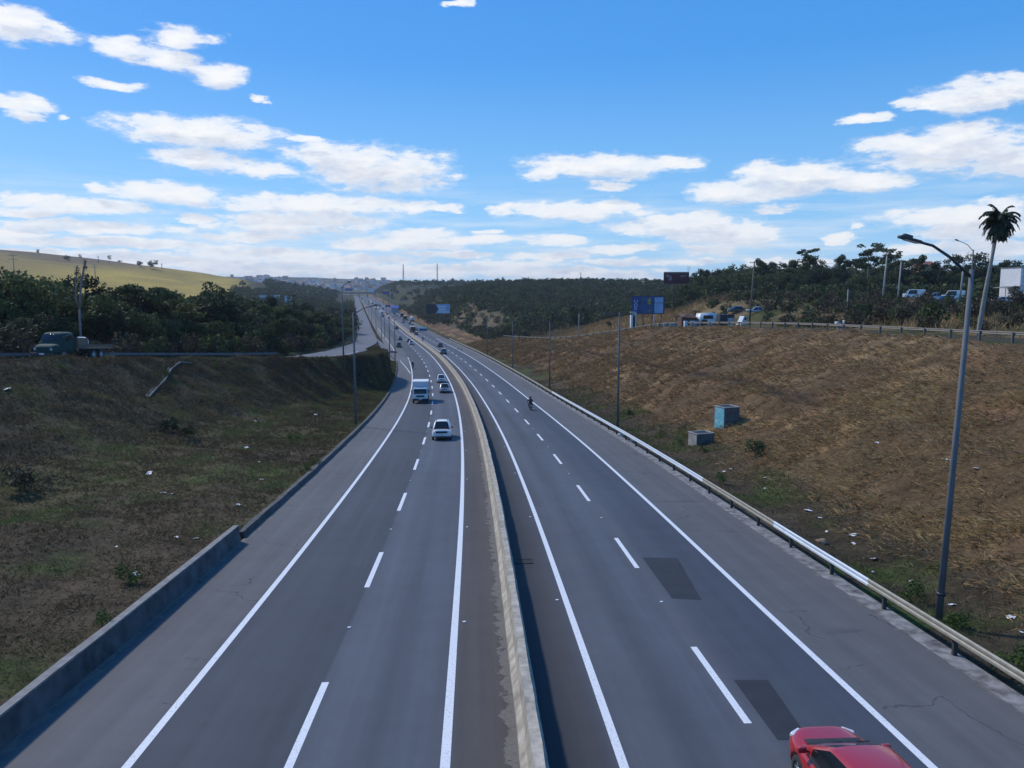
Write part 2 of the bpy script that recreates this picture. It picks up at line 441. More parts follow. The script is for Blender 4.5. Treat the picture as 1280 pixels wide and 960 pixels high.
M['teal'] = pm('teal_tarpaulin', (.02, .17, .24), (.02, .11, .17), 1, .7)
M['rust'] = pm('rusty_sheet', (.17, .09, .06), (.09, .05, .035), 2, .9)
M['iron'] = pm('cast_iron', (.02, .02, .022), None, 8, .7)
M['ochre'] = pm('ochre_earth_wall', (.55, .36, .19), (.42, .27, .15), .3, .95)

def mat_graffiti():
    m, nt, b = new_mat('sprayed_turquoise_concrete')
    tc = N(nt, 'ShaderNodeTexCoord'); O = tc.outputs['Object']
    f = noise(nt, O, 2.6, 3, .5, 1.2); g = noise(nt, O, 5.5, 2, .5, .8)
    c = ramp(nt, f, [(.30, (.40, .50, .55)), (.42, (.10, .38, .48)), (.60, (.16, .50, .58)), (.72, (.50, .62, .66))])
    c = mixc(nt, ramp(nt, g, [(.64, 0.0), (.68, 1.0)]), c, (.02, .05, .08))
    nt.links.new(c, b.inputs['Base Color']); b.inputs['Roughness'].default_value = .8
    return m
M['graffiti'] = mat_graffiti()

# ------------------------------------------------------------------ object helpers
def link_obj(name, me, parent=None, loc=None):
    o = bpy.data.objects.new(name, me); COL.objects.link(o)
    if parent is not None: o.parent = parent
    if loc is not None: o.location = loc
    return o
def tag(o, label=None, cat=None, group=None, kind=None):
    if label: o['label'] = label
    if cat: o['category'] = cat
    if group: o['group'] = group
    if kind: o['kind'] = kind
    return o
def thing(name, label, cat, loc=(0, 0, 0), rot=(0, 0, 0), group=None):
    o = bpy.data.objects.new(name, None); COL.objects.link(o)
    o.empty_display_size = .3
    o.location = loc; o.rotation_euler = rot
    return tag(o, label, cat, group)
def dup(root, loc, rot, label, group=None, scale=None, swap=None):
    r = root.copy(); COL.objects.link(r); r.location = loc; r.rotation_euler = rot
    if scale is not None: r.scale = scale if not isinstance(scale, (int, float)) else (scale,) * 3
    if label: r['label'] = label
    if group: r['group'] = group
    def rec(src, dst):
        for ch in list(src.children):
            c = ch.copy(); COL.objects.link(c); c.parent = dst
            if swap: apply_swap(c, swap)
            rec(ch, c)
    rec(root, r)
    if root.type == 'MESH' and swap: apply_swap(r, swap)
    return r
def apply_swap(o, swap):
    if o.type != 'MESH': return
    for i, sl in enumerate(o.material_slots):
        if sl.material in swap:
            mt = swap[sl.material]; sl.link = 'OBJECT'; sl.material = mt

class MB:
    """collects faces into one mesh"""
    def __init__(s): s.v = []; s.f = []; s.m = []; s.mats = []; s.sm = []
    def mi(s, mat):
        if mat not in s.mats: s.mats.append(mat)
        return s.mats.index(mat)
    def add(s, vs, fs, mat, smooth=False):
        k = len(s.v); i = s.mi(mat)
        s.v += [tuple(v) for v in vs]
        for f in fs: s.f.append(tuple(k + j for j in f)); s.m.append(i); s.sm.append(smooth)
    def box(s, c, size, mat, rot=None, bev=0.0):
        bm = bmesh.new(); bmesh.ops.create_cube(bm, size=1)
        bmesh.ops.scale(bm, vec=size, verts=bm.verts)
        if bev: bmesh.ops.bevel(bm, geom=bm.edges[:], offset=bev, segments=2, profile=.6, affect='EDGES')
        mt = Matrix.Translation(c)
        if rot is not None: mt = mt @ Euler(rot).to_matrix().to_4x4()
        s.bm(bm, mat, mt, smooth=bool(bev))
    def bm(s, bm, mat, mt=None, smooth=False):
        bm.verts.index_update()
        s.add([(mt @ v.co if mt else v.co) for v in bm.verts], [[v.index for v in f.verts] for f in bm.faces], mat, smooth)
        bm.free()
    def tube(s, pts, radii, mat, seg=8, cap=True, smooth=True):
        pts = [Vector(p) for p in pts]
        if isinstance(radii, (int, float)): radii = [radii] * len(pts)
        vs = []; fs = []
        up = Vector((0, 0, 1))
        for i, p in enumerate(pts):
            d = (pts[min(i + 1, len(pts) - 1)] - pts[max(i - 1, 0)]).normalized()
            a = d.cross(up if abs(d.z) < .95 else Vector((1, 0, 0))).normalized(); b = d.cross(a)
            for k in range(seg):
                an = 2 * math.pi * k / seg
                vs.append(p + (a * math.cos(an) + b * math.sin(an)) * radii[i])
        for i in range(len(pts) - 1):
            for k in range(seg):
                a = i * seg + k; b = i * seg + (k + 1) % seg
                fs.append((a, b, b + seg, a + seg))
        if cap: fs.append(tuple(range(seg))[::-1]); fs.append(tuple(range((len(pts) - 1) * seg, len(pts) * seg)))
        s.add(vs, fs, mat, smooth)
    def lathe(s, prof, mat, seg=20, axis='z', c=(0, 0, 0), smooth=True):
        vs = []; fs = []
        for r, h in prof:
            for k in range(seg):
                a = 2 * math.pi * k / seg
                p = (r * math.cos(a), r * math.sin(a), h)
                if axis == 'x': p = (h, r * math.cos(a), r * math.sin(a))
                if axis == 'y': p = (r * math.sin(a), h, r * math.cos(a))
                vs.append((p[0] + c[0], p[1] + c[1], p[2] + c[2]))
        for i in range(len(prof) - 1):
            for k in range(seg):
                a = i * seg + k; b = i * seg + (k + 1) % seg
                fs.append((a, b, b + seg, a + seg))
        s.add(vs, fs, mat, smooth)
    def quad(s, pts, mat): s.add(pts, [tuple(range(len(pts)))], mat)
    def build(s, name, parent=None, loc=None):
        me = bpy.data.meshes.new(name)
        me.from_pydata(s.v, [], s.f)
        for mt in s.mats: me.materials.append(mt)
        me.polygons.foreach_set('material_index', s.m)
        me.polygons.foreach_set('use_smooth', s.sm)
        me.update()
        return link_obj(name, me, parent, loc)

def np_mesh(name, V, Fq, mats, tone=None, uv=None, smooth=False, mi=None):
    """fast mesh from arrays: V (n,3), Fq (m,k)"""
    me = bpy.data.meshes.new(name)
    n = len(V); m, k = Fq.shape
    me.vertices.add(n); me.vertices.foreach_set('co', np.ascontiguousarray(V, dtype=np.float32).ravel())
    me.loops.add(m * k); me.loops.foreach_set('vertex_index', np.ascontiguousarray(Fq, dtype=np.int32).ravel())
    me.polygons.add(m); me.polygons.foreach_set('loop_start', np.arange(0, m * k, k, dtype=np.int32))
    for mt in mats: me.materials.append(mt)
    if mi is not None: me.polygons.foreach_set('material_index', np.ascontiguousarray(mi, dtype=np.int32))
    me.polygons.foreach_set('use_smooth', np.full(m, smooth))
    me.update(calc_edges=True)
    if tone is not None:
        at = me.attributes.new('tone', 'FLOAT', 'POINT'); at.data.foreach_set('value', np.ascontiguousarray(tone, dtype=np.float32))
    if uv is not None:
        l = me.uv_layers.new(name='road'); l.data.foreach_set('uv', np.ascontiguousarray(uv[Fq.ravel()], dtype=np.float32).ravel())
    return me
def grid_faces(nr, nc):
    a = np.arange((nr - 1) * nc).reshape(nr - 1, nc)[:, :-1].ravel()
    return np.stack([a, a + 1, a + nc + 1, a + nc], 1)

# ------------------------------------------------------------------ stations
T = np.concatenate([np.arange(-20, 12, 2.0), np.arange(12, 112, .6), np.arange(112, 300, 1.6), np.arange(300, 480, 5), np.geomspace(480, 6500, 75)])
vneg = np.concatenate([-np.geomspace(75, 3600, 46)[::-1], np.arange(-74, -46, 2.0), np.arange(-46, -11.2, .55), [-10.95, -10.9, -10.5]])
vpos = np.concatenate([[15.0, 15.5], np.arange(16, 62, .6), np.arange(62, 90, 1.6), np.geomspace(91, 3600, 48)])
V_ = np.concatenate([vneg, np.array([-6., 0, 2, 6, 10]), vpos])
def shift(v, t): return np.where(v <= -10.45, v + (uleft(t) + 10.5), v)
TT, VV = np.meshgrid(T, V_, indexing='ij')
UU = shift(VV, TT)
GX, GF = world(TT, UU)
GZ = hz(TT, UU)
P3 = np.stack([GX, GF, GZ], -1).reshape(-1, 3)

# ground colour (albedo): which vegetation or earth covers it, plus the hill's painted sunlit patch
def earth_color(t, u, X, F):
    n1 = fbm(X * .10, F * .10, 21, 4); n2 = fbm(X * .35, F * .35, 22, 4); n3 = fbm(X * .03, F * .03, 23, 3)
    c = lambda *a: np.array(a)
    def mix(a, b, w): return a + (b - a) * w[..., None]
    brown = c(.098, .073, .046); dk = c(.064, .052, .033); green = c(.064, .084, .026); olive = c(.098, .086, .040)
    left = mix(np.broadcast_to(brown, X.shape + (3,)), olive, sstep(.40, .62, n1))
    left = mix(left, np.broadcast_to(green, left.shape), sstep(.56, .68, n2) * .75)
    ul = uleft(t)
    wl = np.clip((ul - u) / np.maximum(ul - us_f(t) - 4, 1), 0, 1)
    steep = sstep(.40, .52, wl + (n1 - .5) * .25)
    left = mix(left, mix(np.broadcast_to(dk, left.shape), np.broadcast_to(c(.076, .067, .033), left.shape), sstep(.5, .65, n2)), steep * .85)
    straw = c(.27, .18, .088); straw2 = c(.17, .115, .064); red = c(.17, .098, .052)
    right = mix(np.broadcast_to(straw2, X.shape + (3,)), straw, sstep(.42, .60, n2))
    right = mix(right, np.broadcast_to(red, right.shape), sstep(.46, .60, n1) * .8)
    right = mix(right, np.broadcast_to(c(.115, .074, .038), right.shape), sstep(.47, .60, fbm(X * .16, F * .16, 31, 3)) * .92)
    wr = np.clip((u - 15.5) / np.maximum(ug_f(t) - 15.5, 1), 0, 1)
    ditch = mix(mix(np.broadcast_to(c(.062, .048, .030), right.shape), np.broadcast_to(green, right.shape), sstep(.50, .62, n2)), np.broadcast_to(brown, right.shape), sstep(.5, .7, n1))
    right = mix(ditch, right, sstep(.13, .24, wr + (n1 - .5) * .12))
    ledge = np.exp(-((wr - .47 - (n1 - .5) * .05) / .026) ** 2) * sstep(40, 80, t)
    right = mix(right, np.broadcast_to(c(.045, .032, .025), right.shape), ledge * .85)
    # beyond
    dry = c(.22, .165, .085)
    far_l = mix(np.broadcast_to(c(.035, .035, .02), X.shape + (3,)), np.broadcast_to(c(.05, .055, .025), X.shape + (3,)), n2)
    hill = mix(mix(np.broadcast_to(c(.30, .215, .070), far_l.shape), np.broadcast_to(c(.17, .125, .055), far_l.shape), np.clip(sstep(.42, .60, n3) * .8 + sstep(.45, .65, fbm(X * .03, F * .008, 66, 4)) * .6, 0, 1)), np.broadcast_to(c(.48, .34, .075), far_l.shape), sstep(-480, -370, X) * (.6 + .4 * sstep(.4, .6, n1)))  # brighter yellow towards the right: the sunlit spot painted into the hill colour
    hill = mix(hill, np.broadcast_to(c(.16, .115, .065), far_l.shape), sstep(800, 880, F + X * .0 + (n1 - .5) * 80) * sstep(-330, -520, X))
    far_l = mix(far_l, hill, sstep(400, 470, F) * sstep(-.335, -.36, X / np.maximum(F, 1)))
    town = mix(np.broadcast_to(c(.055, .062, .04), far_l.shape), np.broadcast_to(c(.20, .165, .14), far_l.shape), sstep(.45, .60, fbm(X * .02, F * .008, 77, 4)))
    far_l = mix(far_l, town, sstep(1500, 1900, F))
    pl = mix(np.broadcast_to(c(.16, .115, .06), far_l.shape), np.broadcast_to(c(.075, .075, .03), far_l.shape), sstep(.45, .6, n1))
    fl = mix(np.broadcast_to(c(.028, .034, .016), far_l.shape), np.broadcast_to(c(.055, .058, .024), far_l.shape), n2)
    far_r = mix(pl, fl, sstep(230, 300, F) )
    dr = u - ug_f(t)
    mound = np.exp(-((t - 215) / 55.0) ** 2 - ((u - 52) / 22.0) ** 2)
    far_r = mix(far_r, np.broadcast_to(dry, far_r.shape), sstep(.25, .5, mound))
    far_r = mix(far_r, np.broadcast_to(c(.20, .15, .08), far_r.shape), sstep(640, 700, F) * sstep(50, 90, X) * sstep(900, 760, F) * .8)
    far_r = mix(far_r, np.broadcast_to(c(.135, .105, .062), far_r.shape), sstep(330, 390, t) * sstep(62, 44, u) * sstep(560, 470, t))
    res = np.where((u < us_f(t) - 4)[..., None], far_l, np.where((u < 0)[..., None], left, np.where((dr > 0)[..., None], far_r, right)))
    up = (dr > -.6) & (dr < 7.5) & (t < 330)
    res = np.where(up[..., None], mix(np.broadcast_to(c(.075, .062, .040), res.shape), np.broadcast_to(c(.05, .065, .025), res.shape), sstep(.45, .6, n1)), res)
    return res
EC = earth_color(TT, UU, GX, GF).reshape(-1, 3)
me = np_mesh('ground', P3, grid_faces(len(T), len(V_)), [M['ground']], smooth=True)
ca = me.color_attributes.new('earth', 'FLOAT_COLOR', 'POINT')
ca.data.foreach_set('color', np.concatenate([EC, np.ones((len(EC), 1))], 1).astype(np.float32).ravel())
tag(link_obj('ground', me), kind='structure')

# ------------------------------------------------------------------ roads
def strip(name, ts, us, zoff, mat, zfun=None, parent=None):
    """us: list of functions or numbers, left to right"""
    ts = np.asarray(ts, float)
    cols = [np.full(len(ts), u) if isinstance(u, (int, float)) else u(ts) for u in us]
    U = np.stack(cols, 1); Tm = np.repeat(ts[:, None], U.shape[1], 1)
    X, F = world(Tm, U)
    Z = (zfun(Tm) if zfun else roadz(Tm)) + zoff
    me = np_mesh(name, np.stack([X, F, Z], -1).reshape(-1, 3), grid_faces(*U.shape), [mat], uv=np.stack([U, Tm], -1).reshape(-1, 2), smooth=True)
    return link_obj(name, me, parent)
TR = T[(T <= 1700)]
road = strip('highway_road', TR, [uleft, -7.2, -3.6, 0.0, 2.0, 4.0, 7.5, 11.0, UR], 0, M['asphalt'])
tag(road, kind='structure')
def srange(a, b): 
    x = T[(T > a) & (T < b)]
    return np.concatenate([[a], x, [b]])
strip('edge_line', srange(-20, 225), [-7.305, -7.095], .004, M['line'], parent=road)
strip('edge_line', srange(-20, 1200), [-.115, .115], .004, M['line'], parent=road)
strip('edge_line', srange(-20, 1200), [3.93, 4.145], .004, M['line'], parent=road)
strip('edge_line', srange(-20, 330), [10.85, 11.06], .004, M['line'], parent=road)
strip('merge_line', srange(170, 420), [lambda t: -7.3 - 3.2 * sstep(150, 240, t), lambda t: -7.12 - 3.2 * sstep(150, 240, t)], .004, M['line'], parent=road)
def dashes(u, t0, period, length, t1, hw=.10):
    V = []; Fc = []; k = 0; t = t0
    while t < t1:
        for a in (t, t + length):
            for s in (-hw, hw):
                p = RP(a, u + s, .004); V.append(p[:])
        Fc.append((k, k + 1, k + 3, k + 2)); k += 4; t += period
    mb = MB(); mb.add(V, Fc, M['line'])
    return mb.build('lane_line', road)

def tu(px, py):
    p = road_hit(px, py); t, u = unworld(p.x, p.y); return float(t), float(u)
dashes(-3.53, 2.6, 13.2, 4.9, 420)
dashes(7.52, 4.7, 13.08, 4.8, 420)
# asphalt repair patches and their place on the right-hand lane
for px in (((803, 697), (847, 697.5), (877, 750), (840, 748)), ((917, 850), (960, 850), (1012, 925), (972, 925))):
    pts = []
    for x, y in px:
        t, u = tu(x, y); pts.append(RP(t, u, .005)[:])
    mb = MB(); mb.quad(pts[::-1], M['patch']); mb.build('asphalt_patch', road)

# service road, its apron and the link down to the highway
zsf = lambda t: CAMZ - zs_f(t)
sv = strip('service_road', T[(T > 5) & (T < 1600)], [lambda t: us_f(t) - 3.6, us_f, lambda t: us_f(t) + 3.6], 0, M['service'], zfun=zsf)
tag(sv, kind='structure')
strip('edge_line', srange(20, 150), [lambda t: us_f(t) + 3.25, lambda t: us_f(t) + 3.4], .004, M['line'], zfun=zsf, parent=sv)
strip('edge_line', srange(20, 150), [lambda t: us_f(t) - 3.4, lambda t: us_f(t) - 3.25], .004, M['line'], zfun=zsf, parent=sv)
ap = strip('service_apron', srange(126, 166), [lambda t: us_f(t) + 3.0, lambda t: us_f(t) + 3.0 + 4.2 * np.sqrt(np.clip(1 - ((t - 146) / 20.01) ** 2, 0, 1))], -.02, M['service'], zfun=zsf)
tag(ap, kind='structure')
lk = strip('link_road', srange(212, 296), [lambda t: link_u(t) - 2.6, link_u, lambda t: link_u(t) + 2.6], .008, M['service'], zfun=link_z)
tag(lk, kind='structure')
# gutter along the right shoulder
gt = strip('gutter', srange(-10, 320), [14.72, 15.0, 15.42], .012, M['gutter'])
tag(gt, kind='structure')

def sweep(mb, ts, prof, mat, u0=0.0, z0=0.0, zfun=None, cap=True, ufun=None, rag=0.0):
    """sweep a (du, dz) outline along the road; prof is closed"""
    vs = []; fs = []; k = len(prof)
    for t in ts:
        uu = (float(ufun(t)) if ufun else u0); zz = float(zfun(t)) if zfun else float(roadz(t))
        for i, (du, dz) in enumerate(prof):
            r1 = rag * (vnoise(t * .9 + i * 31.7, i * 5.1, 3) - .5) if rag else 0
            r2 = rag * (vnoise(t * .6 + i * 11.3, 40 + i * 3.7, 4) - .5) if rag else 0
            X, F = world(t, uu + du + float(r1)); vs.append((float(X), float(F), zz + z0 + dz + (float(r2) if dz > .05 else 0)))
    for i in range(len(ts) - 1):
        for j in range(k):
            a = i * k + j; b = i * k + (j + 1) % k
            fs.append((a, b, b + k, a + k))
    if cap: fs.append(tuple(range(k))[::-1]); fs.append(tuple(range((len(ts) - 1) * k, len(ts) * k)))
    mb.add(vs, fs, mat)

# median barrier
mb = MB()
jp = [(-.33, -.05), (-.31, .10), (-.17, .32), (-.12, .86), (.12, .86), (.17, .32), (.31, .10), (.33, -.05)]
sweep(mb, list(np.arange(-10, 130, .8)) + list(np.arange(130, 300, 3)) + list(np.arange(300, 1250, 12)), jp, M['barrier'], u0=2.02, rag=.045)
bar = tag(mb.build('concrete_barrier'), 'long pale weathered concrete barrier between the two carriageways', 'barrier')

# left retaining wall and the low kerb beyond it
mb = MB()
wp = [(-.30, -.4), (-.30, .73), (-.05, .73), (.04, -.05)]
sweep(mb, np.arange(2, 36.6, .9), wp, M['wall'], u0=-10.52, rag=.03)
wall = tag(mb.build('retaining_wall'), 'low mottled grey concrete wall edging the left shoulder', 'wall')
mb = MB(); sweep(mb, np.arange(2, 36.6, .9), [(-.29, .735), (-.29, .80), (-.02, .80), (-.02, .735)], M['walltop'], u0=-10.52, rag=.02)
mb.build('coping', wall)
mb = MB(); sweep(mb, list(np.arange(36.9, 130, 1.3)) + list(np.arange(130, 240, 4)), [(-.34, -.3), (-.34, .30), (-.06, .30), (.02, -.05)], M['kerb'], ufun=lambda t: uleft(t) - .02, rag=.08)
tag(mb.build('kerb'), 'dark low broken kerb between left shoulder and grass beyond the wall', 'kerb')

# ---------------------------------------------------------------- guardrails
def wbeam(): return [(0, -.155), (-.05, -.12), (-.05, -.05), (-.012, 0), (-.05, .05), (-.05, .12), (0, .155), (.012, .155), (-.036, .115), (-.036, .055), (.002, 0), (-.036, -.055), (-.036, -.115), (.012, -.155)]
g = thing('guardrail', 'long steel guardrail on dark posts along the right highway shoulder', 'guardrail')
for a, b, mt in ((0, 26.4, 'galv_old'), (26.4, 35.2, 'galv_new'), (35.2, 46.4, 'galv_old'), (46.4, 118, 'galv_new'), (118, 318, 'galv_old')):
    mb = MB(); sweep(mb, list(np.arange(a, b, 2.0)) + [b], wbeam(), M[mt], u0=15.12, z0=.68)
    mb.build('rail', g)
pmb = MB(); pmb.box((0, 0, .33), (.13, .10, .74), M['post_dark']); pmb.box((-.085, 0, .58), (.07, .08, .26), M['post_dark'])
pz = pmb.build('post', g); pz.location = RP(1.5, 15.24); pz.rotation_euler = (0, 0, -float(slope(1.5)))
t = 5.5; k = 0
while t < 318:
    o = pz.copy(); COL.objects.link(o); o.parent = g; o.location = RP(t, 15.24); o.rotation_euler = (0, 0, -math.atan(float(slope(t))))
    t += 4.0; k += 1
g = thing('guardrail', 'steel guardrail on stubby posts along the crest of the right bank', 'guardrail')
zgf = lambda t: CAMZ - zg_f(t)
mb = MB(); sweep(mb, np.arange(18, 292, 4.0), [(a, b) for a, b in wbeam()], M['galv_dim'], ufun=ug_f, zfun=zgf, z0=.78); mb.build('rail', g)
pmb = MB(); pmb.box((0, 0, .42), (.20, .14, 1.16), M['conc_dark']); pz = None
for t in np.arange(20, 290, 4.4):
    X, F = world(t, float(ug_f(t)) - .14)
    if pz is None: pz = pmb.build('post', g); o = pz
    else: o = pz.copy(); COL.objects.link(o); o.parent = g
    o.location = (float(X), float(F), float(zgf(t)) - .1)
# far left guardrail behind the service road
g = thing('guardrail', 'grey steel guardrail on the far side of the left service road', 'guardrail')
mb = MB(); sweep(mb, np.arange(20, 128, 4.0), wbeam(), M['pole'], ufun=lambda t: us_f(t) - 4.1, zfun=zsf, z0=.60); mb.build('rail', g)
pz = None
for t in np.arange(21, 128, 4.0):
    X, F = world(t, float(us_f(t)) - 4.25)
    if pz is None:
        pmb = MB(); pmb.box((0, 0, .33), (.13, .10, .74), M['post_dark']); pz = pmb.build('post', g); o = pz
    else: o = pz.copy(); COL.objects.link(o); o.parent = g
    o.location = (float(X), float(F), float(zsf(t)) - .1)

# drain grate beside the barrier
p = road_hit(654, 702); tq, uq = unworld(p.x, p.y)
mb = MB()
for k in range(9): mb.box((-.36 + k * .09, 0, .012), (.035, .62, .02), M['iron'])
for sx in (-1, 1): mb.box((0, sx * .33, .014), (.84, .05, .024), M['iron'])
o = mb.build('drain_grate', None, RP(float(tq), float(uq), .004)); o.rotation_euler = (math.atan(float(roadz(tq + 1) - roadz(tq - 1)) / 2), 0, -math.atan(float(slope(tq))))
tag(o, 'black slotted drain grate in the gutter right of the median barrier', 'drain')

# road studs between the dashes
st = None
def stud(t, u, lab, grp):
    global st
    if st is None:
        m_ = MB(); m_.box((0, 0, .012), (.11, .10, .024), M['white'], bev=.008); st = m_.build('road_stud'); o = st
    else: o = st.copy(); COL.objects.link(o)
    o.location = RP(t, u, .004); o.rotation_euler = road_pose(t)
    tag(o, lab, 'road stud', grp)
for k in range(12): stud(2.6 + 4.9 + 4.1 + k * 13.2, -3.53, 'small white road stud between the dashes of the left carriageway', 'road studs on the left carriageway')
for k in range(12): stud(4.7 + 4.8 + 4.1 + k * 13.08, 7.52, 'small white road stud between the dashes of the right carriageway', 'road studs on the right carriageway')
for k in range(9): stud(12 + k * 13.1, .32, 'small white road stud beside the inner line of the left carriageway', 'road studs along the left inner line')
for k in range(9): stud(14 + k * 13.1, 3.72, 'small white road stud beside the inner line of the right carriageway', 'road studs along the right inner line')

# ---------------------------------------------------------------- lamp posts
def lamp_post(name, label, base, height, arms, lean=0.0, group=None, r0=.118):
    o = thing(name, label, 'street lamp', base, (0, lean, 0), group)
    mb = MB(); mb.tube([(0, 0, -.5), (0, 0, height * .5), (0, 0, height)], [r0 * 1.25, r0, r0 * .78], M['pole'], 10); pole = mb.build('pole', o)
    mb = MB(); mb.lathe([(.0, .9), (r0 * 1.6, .9), (r0 * 1.6, 1.0), (0, 1.0)], M['lampdark'], 10); mb.build('band', pole)
    for pts in arms:
        q = [Vector((a, b, height - .25 + c)) for a, b, c in pts]
        mb = MB(); mb.tube(q, [.055, .05, .045, .045][:len(q)], M['lampdark'], 8); arm = mb.build('arm', o)
        d = (q[-1] - q[-2]).normalized(); an = math.atan2(d.z, abs(d.x))
        c = q[-1] + d * .28
        mb = MB(); mb.box((0, 0, 0), (.74, .26, .10), M['lampdark'], bev=.035); mb.box((-.1, 0, .08), (.30, .16, .10), M['lampdark'], bev=.02)
        hd = mb.build('lamp_head', o, c); hd.rotation_euler = (0, an if d.x < 0 else -an, 0)
        mb = MB(); mb.box((.05, 0, -.058), (.46, .2, .02), M['lens']); mb.build('lens', hd)
    return o
p = ground_hit(1173, 775)
tp, up_ = unworld(p.x, p.y); print('post', tp, up_, p)
lamp_post('street_lamp', 'tall grey street lamp at the near right with a long bent arm', p, 12.0, [[(0, 0, 0), (-.75, 0, .62), (-1.35, 0, .98), (-1.85, 0, 1.10)]], R(1.5), None, .098)
rl = [(772, 535, 12.3, 'grey double armed street lamp by the right guardrail, right of the motorcyclist'), (687, 486, 12, 'grey street lamp behind the guardrail, second from the graffiti side'),
      (641, 465, 11.5, 'thin grey street lamp behind the right guardrail, third along the bank'), (609, 444, 12, 'faint thin street lamp farthest along the right guardrail')]
for x, y, h, lab in rl:
    p = ground_hit(x, y)
    lamp_post('street_lamp', lab, p, h, [[(0, 0, 0), (-.5, 0, .06), (-.95, 0, .08)], [(0, 0, 0), (.5, 0, .06), (.95, 0, .08)]] if x > 700 else [[(0, 0, 0), (-.5, 0, .3), (-1.1, 0, .45)]], r0=.11)
ll = [(445, 531, 12.2, 'grey street lamp on the left verge with a long arm over the road', 2.2), (429.5, 449, 11.6, 'thin grey street lamp beside the bend of the left service road', 1.0),
      (487.5, 464, 11.5, 'slim street lamp in front of the dark roadside board', 1.5), (494, 452, 11.5, 'slim street lamp just right of the dark roadside board', 1.5), (481, 424, 10.5, 'slender far street lamp between service road and highway', 1.3)]
for x, y, h, lab, aw in ll:
    p = ground_hit(x, y)
    lamp_post('street_lamp', lab, p, h, [[(0, 0, 0), (aw * .45, 0, .6), (aw * .8, 0, .85), (aw, 0, .92)]], r0=.11)
for k, t in enumerate((300, 360, 430, 510)):
    X, F = world(t, float(uleft(t)) - 1.0)
    lamp_post('street_lamp', 'tiny distant street lamp between the far service road and highway', (float(X), float(F), float(hzw(X, F))), 11, [[(0, 0, 0), (.7, 0, .6), (1.4, 0, .8)]], r0=.1, group='distant lamps along the highway')
# ------------------------------------------------------------------ vegetation
def unit(v): return v / np.maximum(np.linalg.norm(v, axis=-1, keepdims=True), 1e-9)
def leaf_cloud(clusters, n, size, rng, flat=.35, tonevar=.5):
    """n leaf quads spread through the clusters (centre, radii); returns V, F, tone"""
    cl = np.array([c for c, r in clusters], float); rd = np.array([r for c, r in clusters], float)
    wgt = rd[:, 0] * rd[:, 1] + rd[:, 0] * rd[:, 2]; wgt = wgt / wgt.sum()
    k = rng.choice(len(cl), n, p=wgt)
    d = unit(rng.normal(size=(n, 3)))
    rr = rng.uniform(.25, 1, (n, 1)) ** .45
    pos = cl[k] + d * rr * rd[k] * (1 + .12 * rng.normal(size=(n, 1)))
    nrm = unit(d * .6 + rng.normal(size=(n, 3)) * .8 + np.array([0, 0, flat]))
    a = unit(np.cross(nrm, rng.normal(size=(n, 3)))); b = np.cross(nrm, a)
    s = size * rng.uniform(.55, 1.35, (n, 1))
    q = np.stack([pos - a * s, pos - b * s * .55, pos + a * s, pos + b * s * .55], 1).reshape(-1, 3)
    tone = np.clip(rng.uniform(0, 1, len(cl))[k] * tonevar + rng.uniform(0, 1, n) * (1 - tonevar), 0, 1)
    return q, np.arange(n * 4).reshape(-1, 4), np.repeat(tone, 4)
def crown_clusters(kind, rng, h=10.0):
    out = []
    if kind == 'dome':
        for i in range(26):
            a = rng.uniform(0, 6.28); r = 3.6 * math.sqrt(rng.uniform()); z = h * .36 + rng.uniform(0, 1) * (h * .58) * (1 - .55 * (r / 3.8) ** 2)
            s = rng.uniform(.8, 1.55); out.append(((r * math.cos(a), r * math.sin(a), z), (s * 1.15, s * 1.15, s * .8)))
    elif kind == 'tall':
        for i in range(22):
            a = rng.uniform(0, 6.28); z = h * rng.uniform(.28, .97); r = 2.3 * math.sqrt(rng.uniform()) * math.sin(min(1, (z / h - .15) / .5) * 1.57)
            s = rng.uniform(.65, 1.2); out.append(((r * math.cos(a), r * math.sin(a), z), (s, s, s * .85)))
    elif kind == 'umbrella':
        for i in range(15):
            a = rng.uniform(0, 6.28); r = 3.8 * math.sqrt(rng.uniform()); z = h * (.9 - .16 * (r / 3.8) ** 2) - rng.uniform(0, 1.3)
            s = rng.uniform(.7, 1.15); out.append(((r * math.cos(a), r * math.sin(a), z), (s * 1.2, s * 1.2, s * .5)))
    elif kind == 'emergent':
        for i in range(24):
            a = rng.uniform(0, 6.28); z = h * rng.uniform(.55, .97); r = 2.6 * rng.uniform(.1, 1) ** .6
            s = rng.uniform(.6, 1.1); out.append(((r * math.cos(a), r * math.sin(a), z), (s * 1.15, s * 1.15, s * .6)))
    elif kind == 'shrub':
        for i in range(9):
            a = rng.uniform(0, 6.28); r = 1.1 * math.sqrt(rng.uniform()); z = rng.uniform(.25, 1.5)
            s = rng.uniform(.35, .65); out.append(((r * math.cos(a), r * math.sin(a), z), (s, s, s * .9)))
    return out
def limbs(mb, clusters, rng, mat, h, r0, fork=.35, n=7):
    lean = rng.uniform(-.25, .25, 2)
    p0 = Vector((0, 0, -.6)); p1 = Vector((lean[0], lean[1], h * fork)); p2 = Vector((lean[0] * 1.6, lean[1] * 1.6, h * .75))
    mb.tube([p0, p0.lerp(p1, .5) + Vector((.06, -.05, 0)), p1, p2], [r0 * 1.25, r0, r0 * .8, r0 * .3], mat, 7)
    idx = rng.choice(len(clusters), min(n, len(clusters)), replace=False)
    for i in idx:
        c = Vector(clusters[i][0]); s = p1.lerp(p2, rng.uniform(0, .7))
        m = s.lerp(c, .5) + Vector((0, 0, .12 * h * rng.uniform(-.3, .3)))
        mb.tube([s, m, c], [r0 * .45, r0 * .28, r0 * .08], mat, 5)
TREES = {}
